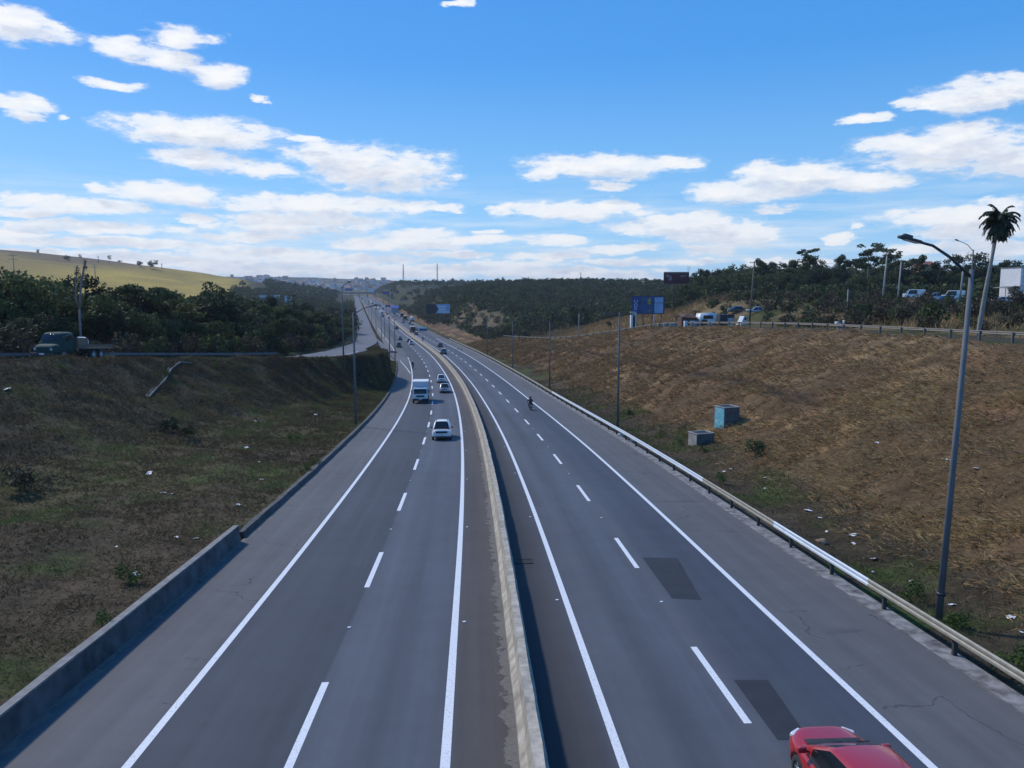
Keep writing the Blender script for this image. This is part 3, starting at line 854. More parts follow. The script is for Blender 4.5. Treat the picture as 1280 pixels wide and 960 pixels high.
def make_tree(key, kind, h, n, size, leafmat, r0, seed, fork=.35, barkm='bark'):
    rng = np.random.default_rng(seed)
    cl = crown_clusters(kind, rng, h)
    q, f, tn = leaf_cloud(cl, n, size, rng)
    me = np_mesh('crown', q, f, [M[leafmat]], tone=tn)
    mb = MB(); limbs(mb, cl, rng, M[barkm], h, r0, fork)
    t_ = mb.build('trunk'); tm = t_.data; bpy.data.objects.remove(t_)
    TREES[key] = (me, tm, cl)
for i in range(4): make_tree('dome%d' % i, 'dome', 10, 3200, .23, 'leaf_dark', .17, 100 + i)
for i in range(2): make_tree('mid%d' % i, 'dome', 9, 3000, .23, 'leaf_mid', .16, 120 + i)
for i in range(3): make_tree('tall%d' % i, 'tall', 12, 2600, .23, 'leaf_dark', .16, 140 + i)
for i in range(2): make_tree('umb%d' % i, 'umbrella', 10, 2300, .22, 'leaf_mid', .15, 160 + i, .5)
for i in range(3): make_tree('em%d' % i, 'emergent', 13, 2300, .24, 'leaf_mid', .17, 180 + i, .5, 'palmbark')
for i in range(3): make_tree('bush%d' % i, 'shrub', 2.0, 620, .13, ('leaf_dark', 'leaf_mid', 'leaf_mid')[i], .05, 200 + i, .2)
for i in range(2): make_tree('weed%d' % i, 'shrub', 1.2, 500, .11, 'leaf_green', .03, 220 + i, .2)
for i in range(2): make_tree('scrub%d' % i, 'shrub', 2.2, 620, .12, 'leaf_brown', .05, 240 + i, .2)
def plant(key, loc, s, rot, name, label, cat, group=None, sz=None):
    me, tm, _ = TREES[key]
    o = thing(name, label, cat, loc, (0, 0, rot), group)
    o.scale = (s, s, s if sz is None else sz)
    link_obj('crown', me, o); link_obj('trunk' if cat == 'tree' else 'stem', tm, o)
    return o
def px_of(X, F, Z):
    cp, sp = math.cos(PITCH), math.sin(PITCH)
    z = Z - CAMZ
    d = F * cp - z * sp; b = -(F * sp + z * cp)
    return 640 + FPX * X / d, 480 + FPX * b / d
def scatter_jit(x0, x1, y0, y1, sp, rng):
    gx, gy = np.meshgrid(np.arange(x0, x1, sp), np.arange(y0, y1, sp), indexing='ij')
    return np.stack([gx + rng.uniform(-.45, .45, gx.shape) * sp, gy + rng.uniform(-.45, .45, gy.shape) * sp], -1).reshape(-1, 2)
rng = np.random.default_rng(5)
# ---- left forest
P = scatter_jit(-400, 10, 50, 820, 5.4, rng)
X, F = P[:, 0], P[:, 1]; t, u = unworld(X, F); Z = hz(t, u)
gap = np.where(t > 150, 6.2, 9.5)
ok = (u < us_f(t) - gap) & (t > 50)
px, py = px_of(X, F, Z + 5)
ok &= (px > -70) & (px < 470)
# keep the yellow hill open
ok &= ~((F > 390) & (px < 268 + (F - 390) * .06))
ok &= ~((F > 470) & (rng.uniform(size=len(X)) > .6))
depth_in = (us_f(t) - u)
LF = [(X[i], F[i], Z[i], depth_in[i], px[i]) for i in np.nonzero(ok)[0]]
LF.sort(key=lambda r: r[3] + .25 * r[1])
# ---- right forest on the plateau
P = scatter_jit(40, 420, 195, 420, 6.0, rng)
X, F = P[:, 0], P[:, 1]; t, u = unworld(X, F); Z = hz(t, u); px, py = px_of(X, F, Z + 5)
lim = np.interp(px, [800, 930, 1050, 1280, 1400], [330, 262, 236, 218, 218])
ok = (px > 840) & (px < 1345) & (F > lim)
RF = [(X[i], F[i], Z[i], F[i] - lim[i], px[i]) for i in np.nonzero(ok)[0]]
RF.sort(key=lambda r: r[3])
# ---- wooded hill in the middle
P = scatter_jit(-240, 330, 290, 800, 5.3, rng)
X, F = P[:, 0], P[:, 1]; t, u = unworld(X, F); Z = hz(t, u); px, py = px_of(X, F, Z + 3)
bare = fbm(X * .018, F * .018, 91, 3)
ok = (u > ug_f(t) + np.where(t > 300, 8, 26)) & (px > 480) & (px < 1000) & ~((u < 58) & (t > 340) & (t < 490) & (rng.uniform(size=len(X)) > .10)) & (bare < .70)
ok &= ~((F > 650) & (X > 70) & (rng.uniform(size=len(X)) > .3))
ok &= ~((np.abs(t - 222) < 62) & (u < 76))
CF = [(X[i], F[i], Z[i], F[i], px[i]) for i in np.nonzero(ok)[0]]
CF.sort(key=lambda r: r[3])
# ---- hills farther away on both sides of the highway
P = scatter_jit(-1100, 500, 800, 1900, 13, rng)
X, F = P[:, 0], P[:, 1]; t, u = unworld(X, F); Z = hz(t, u); px, py = px_of(X, F, Z)
bare = fbm(X * .008, F * .008, 93, 3)
ok = (((u > 34) & (px < 800)) | ((u < -45) & (px > 330))) & (bare < .66)
DF = [(X[i], F[i], Z[i], F[i], px[i]) for i in np.nonzero(ok)[0]]
NL, NR, NC = 135, 85, 55
kinds_l = ['dome0', 'dome1', 'dome2', 'mid1', 'tall0', 'tall1', 'mid0', 'umb0', 'umb1']
for i, (x, f, z, d, p) in enumerate(LF[:NL]):
    front = d < 17
    k = kinds_l[rng.integers(len(kinds_l))] if rng.uniform() > .2 else 'mid1'
    s = rng.uniform(.68, 1.0) * (1.0 if not front else .66) * (1.36 if p > 250 else 1.22) * (.78 if k[0] == 't' else 1)
    plant(k, (x, f, z), s, rng.uniform(0, 6.28), 'forest_tree', 'dense dark green tree in the belt of forest beyond the left service road', 'tree', 'trees of the forest belt beyond the left service road', s * rng.uniform(.9, 1.2))
kinds_r = ['dome0', 'mid1', 'mid0', 'mid1', 'tall0', 'mid0', 'umb0']
for i, (x, f, z, d, p) in enumerate(RF[:NR]):
    s = rng.uniform(.75, 1.05)
    plant(kinds_r[rng.integers(len(kinds_r))], (x, f, z), s, rng.uniform(0, 6.28), 'forest_tree', 'dark tree in the wood behind the parked vehicles on the right plateau', 'tree', 'trees of the wood on the right plateau', s * rng.uniform(.9, 1.15))
for i, (x, f, z, d, p) in enumerate(CF[:NC]):
    s = rng.uniform(.5, .85)
    plant(kinds_r[rng.integers(6)], (x, f, z), s, rng.uniform(0, 6.28), 'hillside_tree', 'dark rounded tree at the foot of the wooded hill beyond the dry mound', 'tree', 'trees at the foot of the wooded hill')
# the rest of the woods, uncountable: one object each
def woodland(name, lst, n, size, hs, mats, seed):
    rg = np.random.default_rng(seed)
    protos = []
    for k in range(6):
        cl = crown_clusters(('dome', 'tall', 'dome', 'umbrella', 'dome', 'tall')[k], rg, 10)
        protos.append(leaf_cloud(cl, n, size, rg))
    Vs = []; Ts = []; mi = []
    for (x, f, z, d, p) in lst:
        k = rg.integers(6); q, fc, tn = protos[k]
        s = rg.uniform(*hs) / 10 * (.72 if (name == 'left_woodland' and f > 360) else 1); a = rg.uniform(0, 6.28); c, sn = math.cos(a), math.sin(a)
        r = np.stack([q[:, 0] * c - q[:, 1] * sn, q[:, 0] * sn + q[:, 1] * c, q[:, 2] * rg.uniform(.8, 1.1) - 1.2], 1) * s + np.array([x, f, z])
        Vs.append(r); Ts.append(np.clip(tn * .8 + rg.uniform(-.1, .3), 0, 1)); mi.append(np.full(n, rg.choice(len(mats), p=[.5, .38, .12] if len(mats) == 3 else None)))
    V = np.concatenate(Vs); 
    me = np_mesh(name, V, np.arange(len(V)).reshape(-1, 4), [M[m] for m in mats], tone=np.concatenate(Ts), mi=np.concatenate(mi))
    return tag(link_obj(name, me), kind='stuff')
woodland('left_woodland', [r[:5] for r in LF[NL:]], 420, .44, (7.8, 12.5), ['leaf_dark', 'leaf_mid', 'leaf_brown'], 41)
woodland('plateau_woodland', RF[NR:], 420, .42, (9, 13), ['leaf_dark', 'leaf_mid', 'leaf_brown'], 42)
woodland('hillside_woodland', CF[NC:], 150, .72, (4.5, 7.5), ['leaf_dark', 'leaf_mid', 'leaf_brown'], 43)
woodland('distant_woodland', DF, 70, 1.15, (6.5, 11), ['leaf_dark', 'leaf_mid', 'leaf_brown'], 44)
print('woods', len(LF), len(RF), len(CF), len(DF))

# undergrowth: bushes along the left service road, on the plateau and round the mound
def low_scatter(pts, keys, name, label, cat, group, smin, smax):
    for (x, f) in pts:
        z = float(hzw(x, f)); s = rng.uniform(smin, smax)
        plant(keys[rng.integers(len(keys))], (x, f, z), s, rng.uniform(0, 6.28), name, label, cat, group, s * rng.uniform(.8, 1.3))
pts = []
for t in np.arange(56, 240, 3.0):
    for k in range(1):
        X, F = world(t + rng.uniform(-1.5, 1.5), float(us_f(t)) - 6.4 - rng.uniform(0, 3.0)); pts.append((float(X), float(F)))
low_scatter(pts[::2], ['scrub0', 'scrub1'], 'brown_bush', 'leafless brown bush at the foot of the left forest belt', 'bush', 'brown bushes along the left service road', 1.0, 1.9)
low_scatter(pts[1::2], ['bush0', 'bush1', 'bush2', 'scrub0'], 'green_bush', 'leafy bush at the foot of the left forest belt', 'bush', 'leafy bushes along the left service road', .9, 1.8)
pts = []
for k in range(210):
    F = rng.uniform(66, 205); ra = rng.uniform(.30, .74); X = F * ra
    t, u = unworld(X, F)
    if u > ug_f(t) + 8.5 and float(u) < ug_f(t) + 46 and not (128 < t < 200 and u < ug_f(t) + 30): pts.append((X, F))
low_scatter(pts, ['scrub0', 'scrub1', 'bush1', 'bush2', 'scrub1'], 'roadside_bush', 'scruffy half dry bush on the plateau behind the upper guardrail', 'bush', 'scruffy bushes behind the upper guardrail', .9, 1.75)

# single plants one can pick out
def one(px_, py_, key, s, name, label, cat, sz=None):
    p = ground_hit(px_, py_)
    if p is None: print('no hit', px_, py_); return None
    return plant(key, p, s, px_ * 1.3, name, label, cat, None, sz)
one(212, 541, 'bush0', .75, 'bush', 'dark bush halfway up the left grass bank below the concrete chute', 'bush')
one(236, 546, 'bush0', .55, 'bush', 'low dark bush touching the bigger one halfway up the left bank', 'bush')
one(28, 612, 'scrub0', .9, 'bush', 'dark scrubby bush low on the bank at the far left', 'bush')
one(40, 606, 'weed0', 0.39, 'weed', 'pale green sprout beside the dark bush at the far left', 'weed')
one(208, 470, 'weed1', 0.44, 'weed', 'green weed clump over the bend of the concrete chute', 'weed')
one(268, 460, 'weed0', 0.39, 'weed', 'small green weed clump at the crest right of the concrete chute', 'weed')
one(78, 463, 'weed1', 0.33, 'weed', 'small green weed clump at the crest below the green truck', 'weed')
one(366, 552, 'weed0', 0.50, 'weed', 'green weed clump on the left verge, nearest the small litter', 'weed')
one(381, 590, 'weed1', 0.39, 'weed', 'green weed clump against the left kerb', 'weed')
one(395, 582, 'weed0', 0.30, 'weed', 'small round green weed right at the left kerb', 'weed')
one(160, 730, 'weed1', 0.41, 'weed', 'bright green weed clump just behind the left retaining wall', 'weed')
one(128, 782, 'weed0', 0.28, 'weed', 'small green weed leaning on the left retaining wall coping', 'weed')
one(942, 572, 'bush2', .7, 'bush', 'lone green bush below the graffiti covered concrete box', 'bush')
one(901, 604, 'weed0', 0.44, 'weed', 'green weed clump in the ditch behind the bright guardrail', 'weed')
one(825, 548, 'weed1', 0.44, 'weed', 'green weed clump in the ditch left of the low concrete box', 'weed')
one(850, 556, 'weed0', 0.33, 'weed', 'small green weed directly in front of the low concrete box', 'weed')
one(880, 566, 'weed1', 0.33, 'weed', 'green weed patch below the low concrete box', 'weed')
one(1142, 752, 'weed0', 0.44, 'weed', 'green weed clump behind the guardrail left of the near lamp post', 'weed')
one(1200, 786, 'weed1', 0.39, 'weed', 'green weed clump to the right of the near lamp post foot', 'weed')
one(1272, 848, 'weed0', 0.55, 'weed', 'green weed clump behind the guardrail at the right edge', 'weed')
one(789, 521, 'bush2', .45, 'bush', 'small bush on the slope just right of the double armed lamp', 'bush')
one(1090, 405, 'bush0', 1.2, 'bush', 'dark bush behind the parked motorcycle at the crest', 'bush', 2.0)
one(762, 408, 'bush0', .9, 'bush', 'dark round bush on the dry grass mound', 'bush')

# trees standing out against the sky, right
def skyline_tree(px_, ytop, depth, key, label, h0, name='tall_tree'):
    p = at_depth(px_, depth)
    ztop = CAMZ + (ray(px_, ytop) * (depth / ray(px_, ytop).y)).z
    s = max(.35, (ztop - p.z) / h0)
    plant(key, p, min(s, 1.9), px_ * .7, name, label, 'tree', None, s)
skyline_tree(1006, 311, 262, 'em0', 'tall umbrella topped tree against the sky, right of the concrete utility pole', 12.6)
skyline_tree(1081, 305, 255, 'em1', 'tallest tall tree with an open lit crown between two concrete poles', 12.6)
skyline_tree(1106, 312, 245, 'em2', 'broad open crowned tree behind the left concrete pole', 12.6)
skyline_tree(1130, 320, 240, 'umb0', 'flat topped tree right behind the second concrete pole', 9.6)
skyline_tree(1062, 320, 270, 'umb1', 'low flat topped tree just left of the tallest tree', 9.6)
skyline_tree(1210, 316, 235, 'dome1', 'dark round tree right behind the palm', 9.6)
skyline_tree(1250, 321, 245, 'dome2', 'dark broad tree right of the palm, above the white building', 9.6)
skyline_tree(960, 328, 300, 'tall0', 'dark pointed tree behind the wooden utility pole', 12)
skyline_tree(978, 330, 300, 'dome0', 'dark broad tree between utility pole and umbrella topped tree', 9.6)
# yellow hill, left
for x_, y_, top, key, lab in ((55, 322, 313, 'em0', 'feathery pale tree on the crest of the yellow hill at the far left'), (90, 329, 322, 'bush0', 'tiny dark bush on the crest of the yellow hill'),
        (107, 331, 322, 'em1', 'small tree on the crest of the yellow hill above the dead forked tree'), (143, 336, 326, 'em2', 'thin flat topped tree on the yellow hill crest'),
        (156, 338, 331, 'umb0', 'low spreading tree on the yellow hill crest right of the pylon'), (174, 352, 340, 'dome0', 'dark round tree standing alone on the bright yellow slope'),
        (180, 342, 333, 'dome2', 'dark tree on the ridge above the bright yellow slope'), (193, 342, 331, 'dome3', 'largest dark tree on the ridge above the bright yellow slope'),
        (200, 343, 331, 'em0', 'thin dark tree touching the largest tree on the ridge'), (223, 346, 337, 'tall1', 'small dark tree at the low end of the yellow ridge'),
        (232, 352, 347, 'bush1', 'tiny bush on the bright slope at the low end of the ridge'), (306, 362, 353, 'dome1', 'small dark tree at the edge of the distant town')):
    dpt = 880 if y_ < 345 else 640
    if y_ > 360: dpt = 900
    p = at_depth(x_, dpt); s = (y_ - top) / FPX * dpt / {'em': 12.6, 'bu': 2.0, 'um': 9.6, 'do': 9.6, 'ta': 12}[key[:2]]
    plant(key, p, s, x_, 'hill_tree' if key[:2] != 'bu' else 'hill_bush', lab, 'tree' if key[:2] != 'bu' else 'bush')

# dead and bare trees
def bare_tree(name, label, p, h, seed, spread=.35, r0=.14, n=7, mat='deadbark', top=None):
    rg = np.random.default_rng(seed)
    o = thing(name, label, 'tree', p)
    mb = MB(); top = Vector((0, 0, h * .55))
    mb.tube([(0, 0, -.5), (.05, 0, h * .25), top], [r0, r0 * .8, r0 * .6], M[mat], 7); mb.build('trunk', o)
    for k in range(n):
        a = rg.uniform(0, 6.28); s = Vector((0, 0, h * rg.uniform(.35, .55)))
        e = Vector((math.cos(a) * h * spread * rg.uniform(.6, 1.1), math.sin(a) * h * spread * rg.uniform(.6, 1.1), h * rg.uniform(.8, 1.0)))
        mb = MB(); m_ = s.lerp(e, .5) + Vector((0, 0, -.04 * h)); mb.tube([s, m_, e], [r0 * .5, r0 * .3, r0 * .12], M[mat], 5)
        for q in range(3):
            b = m_.lerp(e, rg.uniform(0, .8)); d = e + Vector((rg.uniform(-.15, .15) * h, rg.uniform(-.15, .15) * h, rg.uniform(-.1, .06) * h))
            mb.tube([b, d], [r0 * .22, r0 * .08], M[mat], 4)
        mb.build('limb', o)
    return o
p = at_depth(894, 420); bare_tree('bare_tree', 'leafless fan shaped tree on the skyline between maroon billboard and utility pole', p, max(9, CAMZ + 420 * .033 - p.z), 3, .2, .12, 9, 'bark')
for x_, top, lab in ((725, 338, 'slim dead tree on the dry skyline left of the blue billboard'), (703, 345, 'short dead tree on the skyline of the wooded hill'), (858, 331, 'slender leafless tree behind the maroon billboard')):
    p = at_depth(x_, 690); h = max(7, CAMZ + 690 * ((365.4 - top) / FPX) - p.z); bare_tree('dead_tree', lab, p, h, int(x_), .10, .16, 5, 'bark')
# forked dead tree behind the green truck
p = at_depth(101, 91)
o = thing('dead_tree', 'pale forked dead tree without leaves behind the green truck', 'tree', p)
zt = CAMZ + 91 * .028 - p.z
k_ = 91 / FPX
mb = MB(); mb.tube([(0, 0, -.5), (0, 0, zt * .35), (.1, 0, zt * .55)], [.17, .14, .12], M['deadbark'], 8); mb.build('trunk', o)
mb = MB(); mb.tube([(.1, 0, zt * .55), (.42, 0, zt * .82), (.85, 0, zt), (1.2, 0, zt * 1.12)], [.11, .11, .12, .06], M['deadbark'], 7); mb.build('limb', o)
mb = MB(); mb.tube([(.1, 0, zt * .55), (-.28, 0, zt * .68), (-.16, 0, zt * .88), (.15, 0, zt * 1.06)], [.09, .09, .09, .06], M['deadbark'], 7); mb.build('limb', o)
rg = np.random.default_rng(77)
q, f, tn = leaf_cloud([((1.05, 0, zt * 1.06), (.25, .25, .7)), ((.1, 0, zt * 1.0), (.3, .3, .55))], 160, .09, rg)
link_obj('dead_leaves', np_mesh('dead_leaves', q, f, [M['leaf_brown']], tone=tn), o)

# ---- royal palm on the right plateau
def palm(name, label, base, h, crown_r, lean, seed, nf=40):
    rg = np.random.default_rng(seed)
    o = thing(name, label, 'palm tree', base)
    top = Vector((lean[0], lean[1], h))
    pts = []; rad = []
    for i in range(13):
        s = i / 12; pts.append(Vector((lean[0] * s ** 1.2, lean[1] * s ** 1.2, -.4 + (h + .4) * s))); rad.append(.225 - .075 * s + .02 * math.sin(s * 5))
    mb = MB(); mb.tube(pts, rad, M['palmbark'], 12); mb.build('trunk', o)
    V = []; Fc = []; tone = []
    for k in range(nf):
        a = k * 2.39996; elv = rg.uniform(-.75, 1.25) if k > 5 else rg.uniform(.9, 1.4)
        L = crown_r * rg.uniform(.9, 1.12)
        d = Vector((math.cos(a) * math.cos(elv), math.sin(a) * math.cos(elv), math.sin(elv)))
        prev = top.copy(); pos = top.copy(); side = Vector((-math.sin(a), math.cos(a), 0))
        n = 26
        for i in range(n):
            s = (i + 1) / n
            d = (d + Vector((0, 0, -.075 - .02 * s))).normalized(); pos = pos + d * (L / n)
            ll = .62 * math.sin(min(1, s * 1.35 + .12) * 2.6) * (crown_r / 2.1)
            for sg in (-1, 1):
                tip = pos + side * sg * ll * .8 + d * ll * .45 + Vector((0, 0, -ll * (.35 + .35 * rg.uniform())))
                w = d * .05 * (crown_r / 2.1)
                w = w * 1.25; b = len(V); V += [prev[:], (pos + w)[:], tip[:], (tip - w)[:]]; Fc.append((b, b + 1, b + 2, b + 3)); tone += [float(rg.uniform())] * 4
            up_ = Vector((0, 0, .035)); b = len(V); V += [(prev - up_)[:], (pos - up_)[:], (pos + up_)[:], (prev + up_)[:]]; Fc.append((b, b + 1, b + 2, b + 3)); tone += [.4] * 4
            prev = pos.copy()
    link_obj('crown', np_mesh('crown', np.array(V), np.array(Fc), [M['palmleaf']], tone=np.array(tone)), o)
    return o
pb = at_depth(1222, 84)
zt = CAMZ + 84 * ((365.4 - 277) / FPX) * .99 - pb.z
palm('royal_palm', 'tall palm with a pale leaning trunk behind the upper guardrail', pb, zt, 2.2, ((1238.5 - 1222) / FPX * 84, 0), 4)

# ---- grass: straw and turf blades
def blades(name, P, length, width, lay, tone, mat, rng, downhill=None):
    n = len(P)
    a = rng.uniform(0, 6.28, n)
    d = np.stack([np.cos(a), np.sin(a), np.zeros(n)], 1)
    if downhill is not None: d = unit(d * .8 + downhill)
    up = rng.uniform(lay[0], lay[1], (n, 1))
    d = unit(d * (1 - up) + np.array([0, 0, 1]) * up)
    w = unit(np.cross(d, rng.normal(size=(n, 3)))) * (np.asarray(width).reshape(-1, 1) * rng.uniform(.6, 1.4, (n, 1)))
    L = (length * rng.uniform(.5, 1.4, n))[:, None]
    mid = P + d * L * .55 + np.array([0, 0, 1]) * L * .06
    tip = P + d * L - np.array([0, 0, 1]) * L * .12 * (1 - up)
    V = np.stack([P - w, P + w, mid + w * .7, tip, mid - w * .7], 1).reshape(-1, 3)
    b = np.arange(n)[:, None] * 5
    me = np_mesh(name, V, b + np.array([[0, 1, 2, 3, 4]]), [M[mat]], tone=np.repeat(tone, 5))
    return tag(link_obj(name, me), kind='stuff')
def on_bank(n, t0, t1, f0, f1, rng, right=True, pw=1.6):
    t = t0 + (t1 - t0) * rng.uniform(size=n) ** pw
    w = rng.uniform(f0, f1, n)
    if right: u = UR + .9 + (ug_f(t) - 1.2 - UR - .9) * w
    else: u = uleft(t) - .6 + (us_f(t) + 4.6 - uleft(t) + .6) * w
    X, F = world(t, u)
    return t, u, w, X, F
NS = 430000
t, u, w, X, F = on_bank(NS, 13, 290, .11, 1.0, rng, True, 2.3)
cl = fbm(X * .55, F * .55, 61, 3); cb = fbm(X * .16, F * .16, 31, 3)
keep = rng.uniform(size=NS) < np.clip((cl - .30) * 3.4, .06, 1) * np.clip(1.2 - sstep(.46, .60, cb) * 1.05, .12, 1) * sstep(.09, .24, w) * (1 - .5 * sstep(.5, .75, w))
t, u, w, X, F, cl, cb = [a[keep] for a in (t, u, w, X, F, cl, cb)]
Z = hz(t, u); dist = np.sqrt(X**2 + F**2)
m_ = slope(t); dh = np.stack([-1 / np.sqrt(1 + m_**2), m_ / np.sqrt(1 + m_**2), np.full(len(t), -.45)], 1) * .55
tone = np.clip(.34 + (cl - .45) * 1.1 + rng.uniform(-.25, .42, len(t)) - sstep(.48, .6, cb) * .22 - .16 * sstep(40, 110, dist), 0, 1)
_keep0 = (t, u, X, F)
blades('dry_straw', np.stack([X, F, Z - .02], 1), .42 + .0035 * dist, .0065 + .00026 * dist, (.05, .5), tone, 'straw', rng, dh)
NS = 300000
t, u, w, X, F = on_bank(NS, 12, 60, .10, .95, rng, True, 1.5)
cl = fbm(X * .55, F * .55, 61, 3); cb = fbm(X * .16, F * .16, 31, 3)
keep = rng.uniform(size=NS) < np.clip((cl - .22) * 3.0, .12, 1) * sstep(.08, .22, w + (cb - .5) * .2) * (1 - .7 * sstep(.50, .62, cb))
t, u, X, F, cl = [a[keep] for a in (t, u, X, F, cl)]
dist = np.sqrt(X**2 + F**2); m_ = slope(t); dh = np.stack([-1 / np.sqrt(1 + m_**2), m_ / np.sqrt(1 + m_**2), np.full(len(t), -.45)], 1) * .4
blades('lodged_straw', np.stack([X, F, hz(t, u) - .02], 1), np.full(len(t), .5), np.full((len(t), 1), .011), (.0, .4), np.clip(.42 + (cl - .45) * 1.0 + rng.uniform(-.3, .42, len(t)), 0, 1), 'straw', rng, dh)
# turf in the right ditch and on the left slope
NS = 60000
t, u, w, X, F = on_bank(NS, 10, 150, .0, .20, rng)
g = fbm(X * .35, F * .35, 22, 4); keep = rng.uniform(size=NS) < np.clip((g - .38) * 3.5, .1, 1)
t, u, X, F, g = [a[keep] for a in (t, u, X, F, g)]
dist = np.sqrt(X**2 + F**2)
blades('ditch_grass', np.stack([X, F, hz(t, u) - .02], 1), .16 + .0012 * dist, .008 + .00022 * dist, (.25, .8), np.clip((g - .35) * 1.6 + rng.uniform(0, .45, len(t)), 0, 1), 'shortgrass', rng)
NS = 480000
t, u, w, X, F = on_bank(NS, 14, 200, .0, 1.0, rng, False, 2.2)
g = fbm(X * .35, F * .35, 22, 4); cl = fbm(X * .6, F * .6, 64, 3); keep = rng.uniform(size=NS) < np.clip((cl - .22) * 3.0, .22, 1)
t, u, w, X, F, g, cl = [a[keep] for a in (t, u, w, X, F, g, cl)]
dist = np.sqrt(X**2 + F**2)
blades('bank_grass', np.stack([X, F, hz(t, u) - .02], 1), .17 + .0022 * dist, .006 + .00024 * dist, (.12, .6), np.clip((g - .48) * 2.2 + rng.uniform(0, .62, len(t)) - .22 * sstep(.4, .6, w), 0, 1), 'shortgrass', rng)
# tall dry grass on the mound and behind the upper guardrail
NS = 80000
t = rng.uniform(60, 300, NS); u = ug_f(t) + rng.uniform(8.0, 50, NS) ** 1.0
mo = np.exp(-((t - 215) / 55.0) ** 2 - ((u - 52) / 22.0) ** 2)
X, F = world(t, u); cl = fbm(X * .12, F * .12, 71, 3)
keep = rng.uniform(size=NS) < np.clip(mo * 1.6 + np.where((u < ug_f(t) + 24) & (t < 170), np.clip((cl - .46) * 4, 0, .5), 0), 0, 1) * ~((t > 140) & (t < 192) & (u < ug_f(t) + 34) & (mo < .55))
t, u, X, F, cl = [a[keep] for a in (t, u, X, F, cl)]
blades('tall_dry_grass', np.stack([X, F, hz(t, u) - .05], 1), np.full(len(t), 1.25), np.full((len(t), 1), .05), (.55, .95), np.clip(cl * .9 + rng.uniform(-.1, .35, len(t)), 0, 1), 'straw', rng)
# understorey that closes the wood on the plateau and the foot of the hill: uncountable brush
rg = np.random.default_rng(81); Vs = []; Ts = []; Ms = []
pr = [leaf_cloud(crown_clusters('shrub', rg, 2), 130, .24, rg) for _ in range(5)]
def brush(x, f, s, mi_):
    q, fc, tn = pr[rg.integers(5)]; a = rg.uniform(0, 6.28); c, sn = math.cos(a), math.sin(a)
    z = float(hzw(x, f))
    Vs.append(np.stack([q[:, 0] * c - q[:, 1] * sn, q[:, 0] * sn + q[:, 1] * c, q[:, 2]], 1) * s + np.array([x, f, z])); Ts.append(tn); Ms.append(np.full(len(fc), mi_))
for i in range(420):
    p_ = rg.uniform(845, 1330); lim_ = np.interp(p_, [800, 930, 1050, 1280, 1400], [330, 262, 236, 218, 218])
    f = lim_ + rg.uniform(-8, 16); brush((p_ - 640) / FPX * f, f, rg.uniform(1.6, 2.6), rg.integers(2))
for i in range(480):
    f = rg.uniform(112, 262); p_ = rg.uniform(838, 1085); X = (p_ - 640) / FPX * f; t_, u_ = unworld(X, f)
    if u_ < ug_f(t_) + 9 or (p_ < 955 and f < 178): continue
    brush(X, f, rg.uniform(.5, 1.3), rg.choice([0, 1, 2, 2]))
for i in range(330):
    f = rg.uniform(285, 430); u = rg.uniform(26, 80)
    X, F = world(f, u)
    if 345 < f < 430 and u < 52 and rg.uniform() < .8: continue
    brush(float(X), float(F), rg.uniform(1.0, 2.1), rg.choice([0, 1, 2]))
for i in range(260):
    f = rg.uniform(430, 800); X, F = world(f, rg.uniform(20, 60)); brush(float(X), float(F), rg.uniform(1.4, 2.8), rg.choice([0, 1, 2]))
V = np.concatenate(Vs)
tag(link_obj('underbrush', np_mesh('underbrush', V, np.arange(len(V)).reshape(-1, 4), [M['leaf_dark'], M['leaf_mid'], M['leaf_brown']], tone=np.concatenate(Ts), mi=np.concatenate(Ms))), kind='stuff')

# ------------------------------------------------------------------ vehicles
def evaluated(o):
    dg = bpy.context.evaluated_depsgraph_get(); dg.update()
    return bpy.data.meshes.new_from_object(o.evaluated_get(dg))
def interp(x, pts): return float(np.interp(x, [p[0] for p in pts], [p[1] for p in pts]))
def wheel(parent, x, y, r, w, side, rimmat='rim', spokes=5):
    mb = MB(); s = side
    mb.lathe([(r * .62, -w / 2), (r * .93, -w / 2), (r, -w * .32), (r, w * .32), (r * .93, w / 2), (r * .62, w / 2)], M['tyre'], 26, 'x')
    wh = mb.build('wheel', parent, (x, y, r))
    mb = MB()
    o = w * .36 * s
    mb.lathe([(r * .64, -w * .4), (r * .64, w * .44), (r * .58, w * .46), (r * .58, w * .2)], M[rimmat], 26, 'x')
    mb.lathe([(r * .60, o * .2), (0.001, o * .2)], M['blackplastic'], 26, 'x')
    mb.lathe([(r * .16, o * .2), (r * .16, o), (r * .1, o * 1.12), (.001, o * 1.12)], M[rimmat], 14, 'x')
    for k in range(spokes):
        a = 2 * math.pi * k / spokes
        mb.box((o * .85, math.cos(a) * r * .35, math.sin(a) * r * .35), (w * .12, r * .62, r * .17), M[rimmat], (a, 0, 0), bev=.006)
    mb.build('rim', wh)
    return wh
